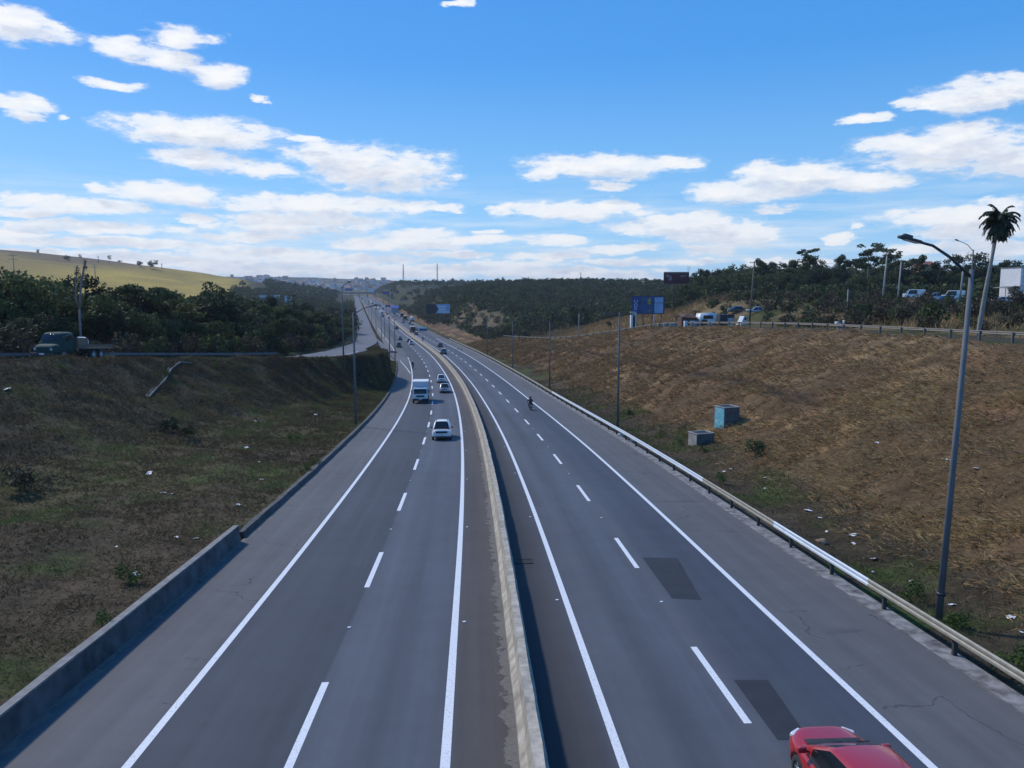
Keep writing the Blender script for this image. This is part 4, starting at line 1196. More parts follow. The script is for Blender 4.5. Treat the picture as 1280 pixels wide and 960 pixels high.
def make_car(name, label, L=4.0, Wd=1.70, H=1.47, kind='hatch', paintm='white', wheelr=.30, hero=False, clear=.17):
    """forward is +y; origin on the ground under the middle"""
    P = PAINT[paintm]
    o = thing(name, label, 'car')
    hl = L / 2
    belt = H * .60; hood = H * .63
    if kind == 'hatch':
        top = [(hl, .52 * H), (hl - .12, .545 * H), (hl - .40, .635 * H), (hl - .82, .72 * H), (hl - 1.25, .70 * H), (-hl + .5, .68 * H), (-hl + .12, .665 * H), (-hl, .60 * H)]
        cab = [(hl - .72, hl - 1.86), (-hl + .62, -hl + .18)]
    elif kind == 'suv':
        top = [(hl, .56 * H), (hl - .10, .60 * H), (hl - .5, .635 * H), (hl - 1.15, .675 * H), (hl - 1.3, .66 * H), (-hl + .5, .665 * H), (-hl + .1, .66 * H), (-hl, .6 * H)]
        cab = [(hl - 1.10, hl - 1.75), (-hl + .50, -hl + .12)]
    elif kind == 'sedan':
        top = [(hl, .50 * H), (hl - .12, .54 * H), (hl - .6, .61 * H), (hl - 1.15, .66 * H), (hl - 1.4, .65 * H), (-hl + .9, .665 * H), (-hl + .5, .68 * H), (-hl + .1, .665 * H), (-hl, .58 * H)]
        cab = [(hl - 1.15, hl - 1.95), (-hl + 1.35, -hl + .62)]
    elif kind == 'van':
        top = [(hl, .40 * H), (hl - .1, .44 * H), (hl - .55, .50 * H), (hl - .8, .54 * H), (-hl, .54 * H)]
        cab = [(hl - .62, hl - 1.25), (-hl + .12, -hl + .03)]
    else:   # pickup
        top = [(hl, .52 * H), (hl - .12, .57 * H), (hl - .7, .62 * H), (hl - 1.25, .655 * H), (-hl + .2, .60 * H), (-hl, .58 * H)]
        cab = [(hl - 1.2, hl - 1.85), (-hl + 2.0, -hl + 1.75)]
    # ---- lower body
    ys = sorted(set([round(v, 4) for v in np.concatenate([np.linspace(-hl, hl, 46), [hl - .04, -hl + .04, hl - .015, -hl + .015]])]))
    seg = 36
    V = []; Fc = []
    for y in ys:
        e = min(1, (hl - abs(y)) / .62); w = Wd / 2 * (1 - .20 * (1 - e) ** 2.4)
        ee = min(1, (hl - abs(y)) / .06 + .02); w *= (.93 + .07 * math.sqrt(ee))
        zt = interp(y, top); zb = clear + .10 * (1 - min(1, (hl - abs(y)) / .45)) ** 1.5
        zc = zb + (zt - zb) * .52
        for k in range(seg):
            a = 2 * math.pi * (k + .5) / seg
            c, s = math.cos(a), math.sin(a)
            n = 4.2
            cx = math.copysign(abs(c) ** (2 / n), c); sx = math.copysign(abs(s) ** (2 / (3.2 if s > 0 else 6)), s)
            hh = (zt - zc) if s > 0 else (zc - zb)
            sq = .96 + .04 * math.sqrt(ee)
            tuck = 1 - (.045 * max(0, sx) ** 2) - .06 * max(0, -sx) ** 3
            V.append((w * cx * tuck, y, zc + sx * hh * sq))
    nv = len(ys)
    for i in range(nv - 1):
        for k in range(seg):
            a = i * seg + k; b = i * seg + (k + 1) % seg
            Fc.append((a, a + seg, b + seg, b))
    Fc.append(tuple(range(seg))); Fc.append(tuple(range((nv - 1) * seg, nv * seg))[::-1])
    mb = MB(); mb.add(V, Fc, P, True)
    body = mb.build('body', o)
    wx = Wd / 2 - .10; fy = hl - L * .19; ry = -hl + L * .19
    cm = MB()
    for sx in (-1, 1):
        for yy in (fy, ry):
            cm.lathe([(.001, -.16), (wheelr * 1.17, -.16), (wheelr * 1.17, .3), (.001, .3)], M['blackplastic'], 28, 'x', (0, 0, 0))
            n0 = len(cm.v) - 28 * 4
            for q in range(n0, len(cm.v)):
                v = cm.v[q]; cm.v[q] = (v[0] * sx + sx * wx, v[1] + yy, v[2] + wheelr * 1.02)
    cut = cm.build('cut')
    bmc = bmesh.new(); bmc.from_mesh(cut.data); bmesh.ops.remove_doubles(bmc, verts=bmc.verts, dist=.004); bmesh.ops.recalc_face_normals(bmc, faces=bmc.faces); bmc.to_mesh(cut.data); bmc.free()
    bmc = bmesh.new(); bmc.from_mesh(body.data); bmesh.ops.recalc_face_normals(bmc, faces=bmc.faces); bmc.to_mesh(body.data); bmc.free()
    md = body.modifiers.new('b', 'BOOLEAN'); md.object = cut; md.operation = 'DIFFERENCE'; md.solver = 'EXACT'
    nm = evaluated(body); body.modifiers.clear(); body.data = nm
    bpy.data.objects.remove(cut)
    # ---- cabin grid
    (yf, yft), (yrt, yr) = cab
    st = list(np.linspace(yf, yft, 7)) ; st += [yft - .10]
    mid = (yft + yrt) / 2 - .02
    st += list(np.linspace(yft - .26, mid + .05, 3)) + [mid - .05] + list(np.linspace(mid - .18, yrt + .2, 3)) + [yrt + .06] + list(np.linspace(yrt, yr, 5))
    zr = lambda y: H - .035 * ((y - (yft + yrt) / 2) / (yft - yrt) * 2) ** 2 - .0
    nside = 4; wb0 = Wd / 2 * .945; wr = Wd / 2 * (.70 if kind != 'van' else .86)
    V = []; 
    for y in st:
        zb_ = interp(y, top) - .035
        if y > yft: f = (yf - y) / (yf - yft); zt = zb_ + .02 + (zr(yft) - zb_ - .02) * f ** .92
        elif y < yrt: f = (y - yr) / (yrt - yr); zt = zb_ + .02 + (zr(yrt) - zb_ - .02) * f ** .8
        else: zt = zr(y)
        endf = min(1, min(yf - y, y - yr) / .5); 
        wb = wb0 * (1 - .10 * (1 - max(0, endf)) ** 2)
        ht = zt - zb_; full = H - zb_
        wt = wb + (wr - wb) * min(1, ht / full)
        cr = min(.09, ht * .5)
        half = []
        for j in range(nside): 
            q = j / (nside - 1) ; half.append((wb + (wt - wb) * q * (1 - cr / max(ht, .02)), zb_ + (ht - cr) * q))
        half.append((wt - cr * .30, zt - cr * .32)); half.append((wt - cr * 1.1, zt - .015))
        for fx in (.66, .33): half.append(((wt - cr) * fx, zt + .022 * (1 - fx * fx)))
        half.append((0, zt + .024))
        row = [(x, y, z) for x, z in half] + [(-x, y, z) for x, z in half[-2::-1]]
        V += row
    nc = 17
    cls = {'roof': [], 'windscreen': [], 'rear_window': [], 'sl': [], 'sr': [], 'sl2': [], 'sr2': []}
    for i in range(len(st) - 1):
        ym = (st[i] + st[i + 1]) / 2
        for j in range(nc - 1):
            f = (i * nc + j, i * nc + j + 1, (i + 1) * nc + j + 1, (i + 1) * nc + j)
            jj = j if j < 8 else 15 - j
            key = 'roof'
            if ym > yft and jj >= 5 and i >= 0: key = 'windscreen'
            elif ym < yrt and jj >= 5 and i < len(st) - 2: key = 'rear_window'
            elif jj in (0, 1, 2) and ym < yf - .55 * (yf - yft) and ym > yr + .55 * (yrt - yr):
                if kind == 'van' and ym < mid + .3: key = 'roof'
                elif mid - .055 < ym < mid + .055: key = 'roof'
                elif ym > mid: key = 'sl' if j >= 8 else 'sr'
                else: key = 'sl2' if j >= 8 else 'sr2'
            cls[key].append(f)
    def sub(name, faces, mat, smooth=True):
        if not faces: return None
        used = sorted({v for f in faces for v in f}); mp = {v: k for k, v in enumerate(used)}
        m_ = MB(); m_.add([V[v] for v in used], [tuple(mp[v] for v in f)[::-1] for f in faces], mat, smooth)
        return m_.build(name, o)
    sub('roof', cls['roof'], P); sub('windscreen', cls['windscreen'], M['glass'])
    if kind != 'van': sub('rear_window', cls['rear_window'], M['glass'])
    for k in ('sl', 'sr', 'sl2', 'sr2'): sub('side_window', cls[k], M['glass'])
    # ---- details
    zf = interp(hl - .12, top)
    for sx in (-1, 1):
        mb = MB(); mb.box((0, 0, 0), (.30, .20, .13), M['headlight'], (R(20), 0, 0), bev=.045)
        h_ = mb.build('headlight', o, (sx * Wd * .335, hl - .115, zf * .86)); h_.rotation_euler = (0, sx * R(8), -sx * R(30))
        mb = MB(); mb.box((0, 0, 0), (.22, .10, .20 if kind != 'van' else .4), M['taillight'], (R(-8), 0, 0), bev=.03)
        h_ = mb.build('taillight', o, (sx * Wd * .345, -hl + .07, (.53 * H if kind != 'van' else .42 * H))); h_.rotation_euler = (0, 0, sx * R(14))
        mb = MB(); mb.box((0, 0, 0), (.19, .10, .13), P if hero else M['blackplastic'], bev=.035); mb.box((-sx * .11, .01, -.04), (.10, .04, .03), M['blackplastic'])
        mb.build('mirror', o, (sx * (Wd / 2 + .05), yf - .42, belt + .10))
    mb = MB(); mb.box((0, 0, 0), (Wd * (.48 if kind != 'suv' else .58), .07, .12 if kind != 'suv' else .19), M['blackplastic'], bev=.03); mb.build('grille', o, (0, hl - .015, zf * .80))
    mb = MB(); mb.box((0, 0, 0), (Wd * .80, .10, .11), M['blackplastic'], bev=.04); mb.build('bumper', o, (0, hl - .035, clear + .14))
    mb = MB(); mb.box((0, 0, 0), (Wd * .80, .10, .13), M['blackplastic'] if kind == 'suv' else P, bev=.04); mb.build('bumper', o, (0, -hl + .04, clear + .20))
    mb = MB(); mb.box((0, 0, 0), (.40, .02, .13), M['plate']); mb.build('number_plate', o, (0, hl + .006, clear + .30))
    mb = MB(); mb.box((0, 0, 0), (.40, .02, .13), M['plate']); mb.build('number_plate', o, (0, -hl - .016, clear + .38))
    if hero or kind == 'suv':
        mb = MB(); zc_ = interp(yf + .05, top)
        mb.box((0, yf + .075, zc_ - .006), (Wd * .70, .24, .03), M['blackplastic'], (R(-4), 0, 0), bev=.012); mb.build('cowl', o)
        mb = MB()
        for x0 in (-.42, .18): mb.tube([(x0, yf - .06, interp(yf - .06, top) + .02), (x0 + .52, yf - .13, interp(yf - .13, top) + .085)], .011, M['blackplastic'], 5)
        mb.build('wiper', o)
    if kind == 'suv':
        for sx in (-1, 1):
            mb = MB(); mb.tube([(sx * .52, yft - .2, H - .02), (sx * .53, yft - .3, H + .05), (sx * .53, yrt + .3, H + .05), (sx * .52, yrt + .2, H - .02)], .018, M['blackplastic'], 6); mb.build('roof_rail', o)
    if hero:
        for sx in (-1, 1):   # door seams and handles
            mb = MB(); mb.box((0, 0, 0), (.03, .20, .03), P, bev=.01); mb.build('door_handle', o, (sx * (Wd / 2 * .985), mid + .16, belt - .07))
    if kind == 'pickup':
        mb = MB(); mb.box((0, -hl + .92, .60 * H + .012), (Wd * .80, 1.5, .02), M['blackplastic']); mb.build('cargo_bed', o)
    for sx in (-1, 1):
        wheel(o, sx * (Wd / 2 - .105), fy, wheelr, .19, sx); wheel(o, sx * (Wd / 2 - .105), ry, wheelr, .19, sx)
    return o
PROTO = {}
def rpose(o, t, u, away=True, dz=0):
    o.location = RP(t, u, dz); o.rotation_euler = road_pose(t, away)

red = make_car('red_hatchback', 'shiny red hatchback in the right lane at the bottom edge', 4.0, 1.72, 1.43, 'hatch', 'red', hero=True)
rpose(red, 13.95, 8.5); 
suv = make_car('white_suv', 'white sport utility car with dark grille coming closest on the left carriageway', 4.3, 1.84, 1.66, 'suv', 'white', .34, clear=.24)
tq, uq = tu(552, 551); rpose(suv, tq + 2.1, uq, False)
hat = make_car('white_hatchback', 'white hatchback in the inner left lane, behind the silver sedan', 3.9, 1.66, 1.48, 'hatch', 'white')
tq, uq = tu(552, 479); rpose(hat, tq + 2, uq, False)
sed = make_car('silver_sedan', 'silver sedan behind the white sport utility car in the inner left lane', 4.3, 1.72, 1.45, 'sedan', 'silver')
tq, uq = tu(556, 491.5); rpose(sed, tq + 2, uq, False)
van0 = make_car('white_van', 'white panel van parked at the foot of the wood, leftmost vehicle on the plateau', 5.0, 1.95, 2.25, 'van', 'white', .34)
pick = make_car('dark_pickup', 'dark pickup truck far along the left carriageway beside the merge lane', 5.0, 1.8, 1.75, 'pickup', 'black', .36, clear=.25)
tq, uq = tu(498.8, 434.5); rpose(pick, tq + 2, uq, False)

# ---- box truck
def box_truck(name, label, P, boxmat, Wd=2.3, L=7.0, H=3.05, boxed=True):
    o = thing(name, label, 'truck'); hl = L / 2
    mb = MB(); mb.box((0, 0, .62), (.9, L - .6, .22), M['blackplastic']); mb.box((0, hl - 1.0, .55), (Wd * .86, 1.4, .3), M['blackplastic'], bev=.05); mb.build('chassis', o)
    bm = bmesh.new(); bmesh.ops.create_cube(bm, size=1)
    for v in bm.verts:
        v.co = Vector((v.co.x * Wd * .93, v.co.y * 1.65, v.co.z * 1.55))
        if v.co.z > 0 and v.co.y > 0: v.co.y -= .26
        if v.co.z > 0: v.co.x *= .93
    bmesh.ops.bevel(bm, geom=bm.edges[:], offset=.09, segments=3, profile=.6, affect='EDGES')
    mb = MB(); mb.bm(bm, P, Matrix.Translation((0, hl - .85, 1.42)), True); cab_ = mb.build('cab', o)
    sl = math.atan(.26 / 1.55)
    mb = MB(); mb.box((0, 0, 0), (Wd * .78, .03, .66), M['glass'], bev=.05); w_ = mb.build('windscreen', o, (0, hl - .175, 1.74)); w_.rotation_euler = (sl, 0, 0)
    for sx in (-1, 1):
        mb = MB(); mb.box((0, 0, 0), (.03, .8, .55), M['glass'], bev=.04); w_ = mb.build('side_window', o, (sx * (Wd * .447), hl - .85, 1.76)); w_.rotation_euler = (0, -sx * .05, 0)
        mb = MB(); mb.box((0, 0, 0), (.14, .10, .42), M['blackplastic'], bev=.03); mb.tube([(-sx * .02, 0, .2), (-sx * .2, -.1, .25)], .015, M['blackplastic'], 5); mb.build('mirror', o, (sx * (Wd / 2 + .10), hl - .28, 1.72))
        mb = MB(); mb.box((0, 0, 0), (.26, .08, .20), M['headlight'], bev=.03); mb.build('headlight', o, (sx * Wd * .34, hl - .03, .98))
    mb = MB(); mb.box((0, 0, 0), (Wd * .50, .05, .26), M['blackplastic'], bev=.02); mb.build('grille', o, (0, hl - .02, 1.06))
    mb = MB(); mb.box((0, 0, 0), (Wd * .94, .18, .26), M['blackplastic'], bev=.05); mb.build('bumper', o, (0, hl - .03, .60))
    mb = MB(); mb.box((0, 0, 0), (.40, .02, .13), M['plate']); mb.build('number_plate', o, (0, hl + .075, .60))
    if boxed:
        mb = MB(); mb.box((0, 0, 0), (Wd, L - 2.0, H - .95), boxmat, bev=.03)
        bx = mb.build('cargo_box', o, (0, -hl + (L - 2.0) / 2 + .05, .95 + (H - .95) / 2))
        mb = MB()
        for sy in (-1, 1): mb.box((0, sy * ((L - 2.0) / 2 + .012), (H - .95) / 2 - .07), (Wd * .98, .03, .12), M['white'])
        for sx in (-1, 1): mb.box((sx * (Wd / 2 + .012), 0, (H - .95) / 2 - .07), (.03, L - 2.05, .12), M['white'])
        mb.box((0, 0, (H - .95) / 2 + .012), (Wd * .97, L - 2.1, .02), M['white'])  # white roof sheet and edge trim: brightness of the lit top put into colour
        mb.build('lit_roof_trim', bx)
        mb = MB(); mb.box((0, 0, 0), (.03, .02, H - 1.2), M['blackplastic']); mb.build('door_seam', bx, (0, -(L - 2.0) / 2 - .012, 0))
    for sx in (-1, 1):
        wheel(o, sx * (Wd / 2 - .16), hl - 1.0, .42, .26, sx, 'steelrim', 6)
        wheel(o, sx * (Wd / 2 - .18), -hl + 1.5, .42, .34, sx, 'steelrim', 6)
    return o
trk = box_truck('box_truck', 'white cab-over truck with pale grey cargo box in the outer left lane', PAINT['white'], M['truckbox'])
tq, uq = tu(525.5, 504.5); rpose(trk, tq + 3.4, uq, False)

# ---- old green flatbed truck on the service road
def old_truck():
    o = thing('green_truck', 'old teal green flatbed truck loaded with a white drum on the left service road', 'truck')
    P = PAINT['green']
    # cab with a short rounded bonnet
    V = []; Fc = []
    st = [(3.45, .55, 1.02, .80), (3.38, .5, 1.22, .90), (3.0, .5, 1.36, .99), (2.62, .5, 1.42, 1.03), (2.56, .5, 1.44, 1.04)]
    seg = 20
    def loft(st, mb, mat):
        V = []; Fc = []
        for y, zb, zt, w in st:
            zc = (zb + zt) / 2
            for k in range(seg):
                a = 2 * math.pi * (k + .5) / seg; c, s = math.cos(a), math.sin(a)
                V.append((w * math.copysign(abs(c) ** .42, c), y, zc + (zt - zb) / 2 * math.copysign(abs(s) ** .42, s)))
        for i in range(len(st) - 1):
            for k in range(seg):
                a = i * seg + k; b = i * seg + (k + 1) % seg; Fc.append((a, a + seg, b + seg, b))
        Fc.append(tuple(range(seg))); Fc.append(tuple(range((len(st) - 1) * seg, len(st) * seg))[::-1])
        mb.add(V, Fc, mat, True)
    mb = MB(); loft(st, mb, P); mb.build('bonnet', o)
    mb = MB(); loft([(2.72, .55, 1.46, 1.02), (2.62, .5, 1.60, 1.06), (2.25, .5, 2.26, 1.04), (2.12, .5, 2.40, 1.02), (1.0, .5, 2.44, 1.02), (.92, .5, 2.36, 1.0)], mb, P); mb.build('cab', o)
    mb = MB(); mb.box((0, 0, 0), (1.72, .02, .66), M['glass'], bev=.008); w_ = mb.build('windscreen', o, (0, 2.46, 1.93)); w_.rotation_euler = (R(29), 0, 0)
    for sx in (-1, 1):
        mb = MB(); mb.box((0, 0, 0), (.02, .75, .52), M['glass'], bev=.008); mb.build('side_window', o, (sx * 1.045, 1.62, 1.92))
        mb = MB(); mb.lathe([(.001, .03), (.11, .03), (.13, -.03)], M['headlight'], 14, 'y'); mb.build('headlight', o, (sx * .72, 3.42, .92))
        mb = MB(); mb.box((0, 0, 0), (.06, .12, .34), M['blackplastic'], bev=.02); mb.tube([(0, 0, 0), (-sx * .2, .05, .1)], .015, M['blackplastic'], 5); mb.build('mirror', o, (sx * 1.26, 2.35, 1.9))
    mb = MB()
    for k in range(5): mb.box((0, 0, -.16 + k * .08), (1.0, .03, .03), M['blackplastic'])
    mb.build('grille', o, (0, 3.46, .92))
    mb = MB(); mb.box((0, 3.52, .52), (2.1, .14, .24), M['blackplastic'], bev=.03); mb.build('bumper', o)
    mb = MB(); mb.box((0, 3.60, .55), (.42, .02, .14), M['plate']); mb.build('number_plate', o)
    mb = MB(); mb.box((0, -.9, .66), (.9, 6.6, .22), M['blackplastic']); mb.build('chassis', o)
    bd = MB(); bd.box((0, -1.75, 1.02), (2.3, 4.9, .10), M['wood']); bed = bd.build('flatbed', o)
    mb = MB()
    for sx in (-1, 1):
        mb.box((sx * 1.13, -1.75, 1.22), (.04, 4.85, .26), M['wood'])
    mb.box((0, .66, 1.55), (2.25, .05, .95), M['wood']); mb.build('side_board', bed)
    for y in (-3.9, -4.12): 
        pass
    mb = MB()
    for sx in (-1, 1): mb.box((sx * 1.1, -4.15, 1.38), (.08, .06, .85), M['post_dark'])
    mb.build('stake', bed)
    for sx in (-1, 1):
        wheel(o, sx * .95, 2.35, .45, .26, sx, 'steelrim', 6); wheel(o, sx * .92, -1.5, .45, .40, sx, 'steelrim', 6); wheel(o, sx * .92, -2.55, .45, .40, sx, 'steelrim', 6)
    return o
gtk = old_truck()
gdir = math.atan2(-(-.55), .83)   # heading in the picture: towards the camera and left
tq = min(np.arange(50, 130, .25), key=lambda q: abs(px_of(*[float(v) for v in world(q, us_f(q) + .6)], float(CAMZ - zs_f(q)))[0] - 90))
tq = float(tq); print('truck t', tq)
x0, f0 = world(tq - 2, us_f(tq - 2)); x1, f1 = world(tq + 2, us_f(tq + 2))
fw = Vector((float(x0 - x1), float(f0 - f1), 0)).normalized()
xc, fc = world(tq, us_f(tq) + .6)
gz_ = float(CAMZ - zs_f(tq)); gr = (float(zs_f(tq + 2)) - float(zs_f(tq - 2))) / 4
gtk.location = (float(xc), float(fc), gz_ + .01); gtk.rotation_euler = (math.atan(gr) * .9, 0, math.atan2(-fw.x, fw.y) + R(15))
GM = Euler(gtk.rotation_euler).to_matrix()
gtk.scale = (1.17,) * 3
def on_truck(v): return Vector(gtk.location) + GM @ (Vector(v) * 1.17)
mb = MB(); mb.lathe([(.001, -.55), (.42, -.55), (.46, -.48), (.46, .48), (.42, .55), (.001, .55)], M['white'], 20, 'y'); mb.v = [(a * 1.2, b * 1.2, c * 1.2) for a, b, c in mb.v]
dr = mb.build('white_drum', None, on_truck((.25, -1.55, 1.07 + .47))); dr.rotation_euler = gtk.rotation_euler; tag(dr, 'big white plastic drum lying on the bed of the green truck', 'drum')
mb = MB(); mb.box((0, 0, .5), (2.1, 1.5, 1.0), M['cardboard'], bev=.03); mb.box((0, 0, 1.015), (2.12, .2, .02), M['white'])
cr = mb.build('crate', None, on_truck((-.1, -.25, 1.075))); cr.rotation_euler = gtk.rotation_euler; tag(cr, 'brown crate on the green truck right behind its cab', 'crate')
mb = MB()
for k in range(7): mb.tube([(-.8 + k * .25, -.7, .08 + .05 * (k % 2)), (-.75 + k * .25, .8, .10 + .06 * (k % 3))], .05, M['wood'], 6)
sc_ = mb.build('timber_pile', None, on_truck((0, -3.2, 1.075))); sc_.rotation_euler = gtk.rotation_euler; tag(sc_, 'loose pile of poles at the rear of the green truck bed', 'timber')

# ---- motorcycles and riders
def motorcycle(name, label):
    o = thing(name, label, 'motorcycle')
    for y, nm in ((.64, 0), (-.62, 1)):
        mb = MB(); mb.lathe([(.22, -.05), (.28, -.06), (.305, 0), (.28, .06), (.22, .05)], M['tyre'], 22, 'x'); w_ = mb.build('wheel', o, (0, y, .305))
        mb = MB(); mb.lathe([(.225, -.03), (.225, .03), (.2, .03), (.2, -.03), (.225, -.03)], M['steelrim'], 22, 'x')
        for k in range(5): mb.box((0, math.cos(k * 1.2566) * .1, math.sin(k * 1.2566) * .1), (.03, .2, .03), M['steelrim'], (k * 1.2566, 0, 0))
        mb.build('rim', w_)
    mb = MB(); mb.tube([(0, .64, .305), (0, .50, .62), (0, .42, .92)], .035, M['lampdark'], 8); mb.build('fork', o)
    mb = MB(); mb.tube([(-.36, .26, 1.02), (-.16, .38, 1.0), (0, .42, .97), (.16, .38, 1.0), (.36, .26, 1.02)], .018, M['lampdark'], 7)
    hb = mb.build('handlebar', o)
    for sx in (-1, 1):
        mb = MB(); mb.tube([(sx * .24, .32, 1.02), (sx * .30, .30, 1.16)], .008, M['lampdark'], 5); mb.box((sx * .33, .29, 1.19), (.13, .03, .08), M['blackplastic'], bev=.015); mb.build('mirror', hb)
    mb = MB(); mb.box((0, .0, .42), (.26, .50, .34), M['lampdark'], bev=.06); mb.build('engine', o)
    mb = MB(); mb.box((0, .16, .80), (.28, .50, .22), PAINT['black'], bev=.09); mb.build('fuel_tank', o)
    mb = MB(); mb.box((0, -.36, .79), (.27, .66, .11), M['blackplastic'], bev=.05); mb.build('seat', o)
    mb = MB(); mb.tube([(.14, .1, .3), (.17, -.3, .28), (.19, -.75, .42)], [.03, .045, .05], M['steelrim'], 8); mb.build('exhaust', o)
    mb = MB(); mb.lathe([(.001, .05), (.08, .05), (.10, -.05), (.001, -.08)], M['headlight'], 12, 'y'); mb.build('headlight', o, (0, .56, .88))
    mb = MB(); mb.box((0, -.76, .74), (.16, .06, .08), M['taillight'], bev=.02); mb.build('taillight', o)
    mb = MB(); mb.box((0, -.82, .58), (.18, .02, .14), M['plate']); mb.build('number_plate', o)
    mb = MB(); mb.box((0, -.66, .60), (.14, .36, .03), M['blackplastic'], bev=.01); mb.build('mudguard', o)
    return o
def rider(label, cloth='cloth_dark'):
    """one continuous skinned figure astride a motorcycle, forward +y"""
    me = bpy.data.meshes.new('person')
    J = {'pelvis': ((0, -.26, .90), .15), 'waist': ((0, -.22, 1.06), .145), 'chest': ((0, -.10, 1.30), .17), 'neck': ((0, -.04, 1.46), .07), 'headb': ((0, 0, 1.54), .08), 'head': ((0, .02, 1.66), .10)}
    E = [('pelvis', 'waist'), ('waist', 'chest'), ('chest', 'neck'), ('neck', 'headb'), ('headb', 'head')]
    for s, n in ((-1, 'l'), (1, 'r')):
        J.update({'sh' + n: ((s * .20, -.08, 1.38), .085), 'el' + n: ((s * .34, .06, 1.16), .055), 'wr' + n: ((s * .32, .24, 1.05), .04), 'ha' + n: ((s * .31, .30, 1.04), .045),
                  'hi' + n: ((s * .13, -.22, .88), .115), 'kn' + n: ((s * .24, .16, .72), .075), 'an' + n: ((s * .19, -.10, .36), .05), 'to' + n: ((s * .20, .10, .32), .045)})
        E += [('chest', 'sh' + n), ('sh' + n, 'el' + n), ('el' + n, 'wr' + n), ('wr' + n, 'ha' + n), ('pelvis', 'hi' + n), ('hi' + n, 'kn' + n), ('kn' + n, 'an' + n), ('an' + n, 'to' + n)]
    names = list(J); me.from_pydata([J[k][0] for k in names], [(names.index(a), names.index(b)) for a, b in E], [])
    o = bpy.data.objects.new('person', me); COL.objects.link(o)
    md = o.modifiers.new('s', 'SKIN'); o.modifiers.new('u', 'SUBSURF').levels = 1
    for i, k in enumerate(names): me.skin_vertices[0].data[i].radius = (J[k][1],) * 2
    me.skin_vertices[0].data[0].use_root = True
    nm = evaluated(o); o.modifiers.clear(); o.data = nm; nm.name = 'person'
    nm.materials.clear(); nm.materials.append(M[cloth]); nm.polygons.foreach_set('use_smooth', [True] * len(nm.polygons))
    tag(o, label, 'person')
    mb = MB()
    bm = bmesh.new(); bmesh.ops.create_uvsphere(bm, u_segments=18, v_segments=12, radius=.15)
    for v in bm.verts: v.co.y *= 1.15
    mb.bm(bm, M['helmet'], Matrix.Translation((0, .02, 1.67)), True); h_ = mb.build('helmet', o)
    mb = MB(); mb.box((0, .165, 1.67), (.2, .05, .09), M['glass'], bev=.02); mb.build('visor', h_)
    for s in (-1, 1):   # gloved hands with separate fingers round the grips
        mb = MB()
        c = Vector((s * .31, .29, 1.035))
        mb.box(c, (.085, .07, .04), M['cloth_dark'], bev=.015)
        for k in range(4):
            x = c.x + s * (-.032 + k * .021); L = (.9, 1.0, .95, .8)[k]
            mb.tube([(x, .31, 1.05), (x, .34 + .012 * L, 1.045), (x, .345 + .008 * L, 1.01), (x, .32, .995)], [.010, .010, .009, .008], M['cloth_dark'], 6)
        mb.tube([(c.x - s * .045, .27, 1.03), (c.x - s * .055, .30, 1.0), (c.x - s * .04, .33, .99)], [.012, .011, .009], M['cloth_dark'], 6)
        mb.build('glove', o)
    return o
mo = motorcycle('motorcycle', 'black motorcycle ridden away in the right lane near the edge line'); rd = rider('person in dark clothes and helmet riding the motorcycle in the right lane')
tq, uq = tu(663, 512.5); rpose(mo, tq, uq); rpose(rd, tq, uq)
def dup_bike(t, u, away, lab, lab2):
    a = dup(mo, RP(t, u), road_pose(t, away), lab); b = dup(rd, RP(t, u), road_pose(t, away), lab2); return a
tq, uq = tu(516, 461); dup_bike(tq, uq, False, 'dark motorcycle coming down the left carriageway beside the merge line', 'person in dark clothes riding the motorcycle beside the merge line')
tq, uq = tu(528.6, 426.3); dup_bike(tq, uq, True, 'small dark motorcycle far up the right carriageway near the barrier', 'person in dark clothes riding the far motorcycle near the barrier')
tq, uq = tu(509.5, 401.5); dup_bike(tq, uq, True, 'tiny dark motorcycle beside the white tank truck', 'person in dark clothes on the tiny motorcycle beside the white tank truck')
# parked motorcycle with white boxes on the upper road
pq = ground_hit(1103, 411.5)
tq, uq = unworld(pq.x, pq.y); uq = float(ug_f(tq)) + 2.0
X, F = world(tq, uq); zq = float(CAMZ - zg_f(tq)) + .03
pk = dup(mo, (float(X), float(F), zq), (0, 0, R(-70)), 'dark motorcycle with white top boxes standing behind the upper guardrail')
for k, (y, w_) in enumerate(((-.62, .42), (-.1, .0))):
    if w_:
        mb = MB(); mb.box((0, y, 1.0), (w_, .40, .32), M['white'], bev=.05); c_ = mb.build('top_box', pk)
mb = MB(); mb.box((0, .52, 1.16), (.36, .05, .32), M['white'], bev=.04); mb.build('windshield', pk)

# ---- distant traffic
def jmesh(root, name):
    """one joined mesh of a thing's parts, for copies only a few pixels high"""
    bm = bmesh.new(); mats = []
    inv = root.matrix_world.copy()
    def rec(o, mat):
        for ch in o.children:
            m2 = mat @ ch.matrix_basis
            if ch.type == 'MESH':
                idx = []
                for mt in ch.data.materials:
                    if mt not in mats: mats.append(mt)
                    idx.append(mats.index(mt))
                b2 = bmesh.new(); b2.from_mesh(ch.data); b2.transform(m2)
                for f in b2.faces: f.material_index = idx[f.material_index] if idx else 0
                tmp = bpy.data.meshes.new('tmp'); b2.to_mesh(tmp); b2.free(); bm.from_mesh(tmp); bpy.data.meshes.remove(tmp)
            rec(ch, m2)
    rec(root, Matrix.Identity(4))
    me = bpy.data.meshes.new(name); bm.to_mesh(me); bm.free()
    for mt in mats: me.materials.append(mt)
    return me
J = {'hatch': (jmesh(hat, 'car'), PAINT['white']), 'sedan': (jmesh(sed, 'car'), PAINT['silver']), 'suv': (jmesh(suv, 'car'), PAINT['white']), 'van': (jmesh(van0, 'van'), PAINT['white']),
     'truck': (jmesh(trk, 'truck'), PAINT['white']), 'pickup': (jmesh(pick, 'pickup'), PAINT['black'])}
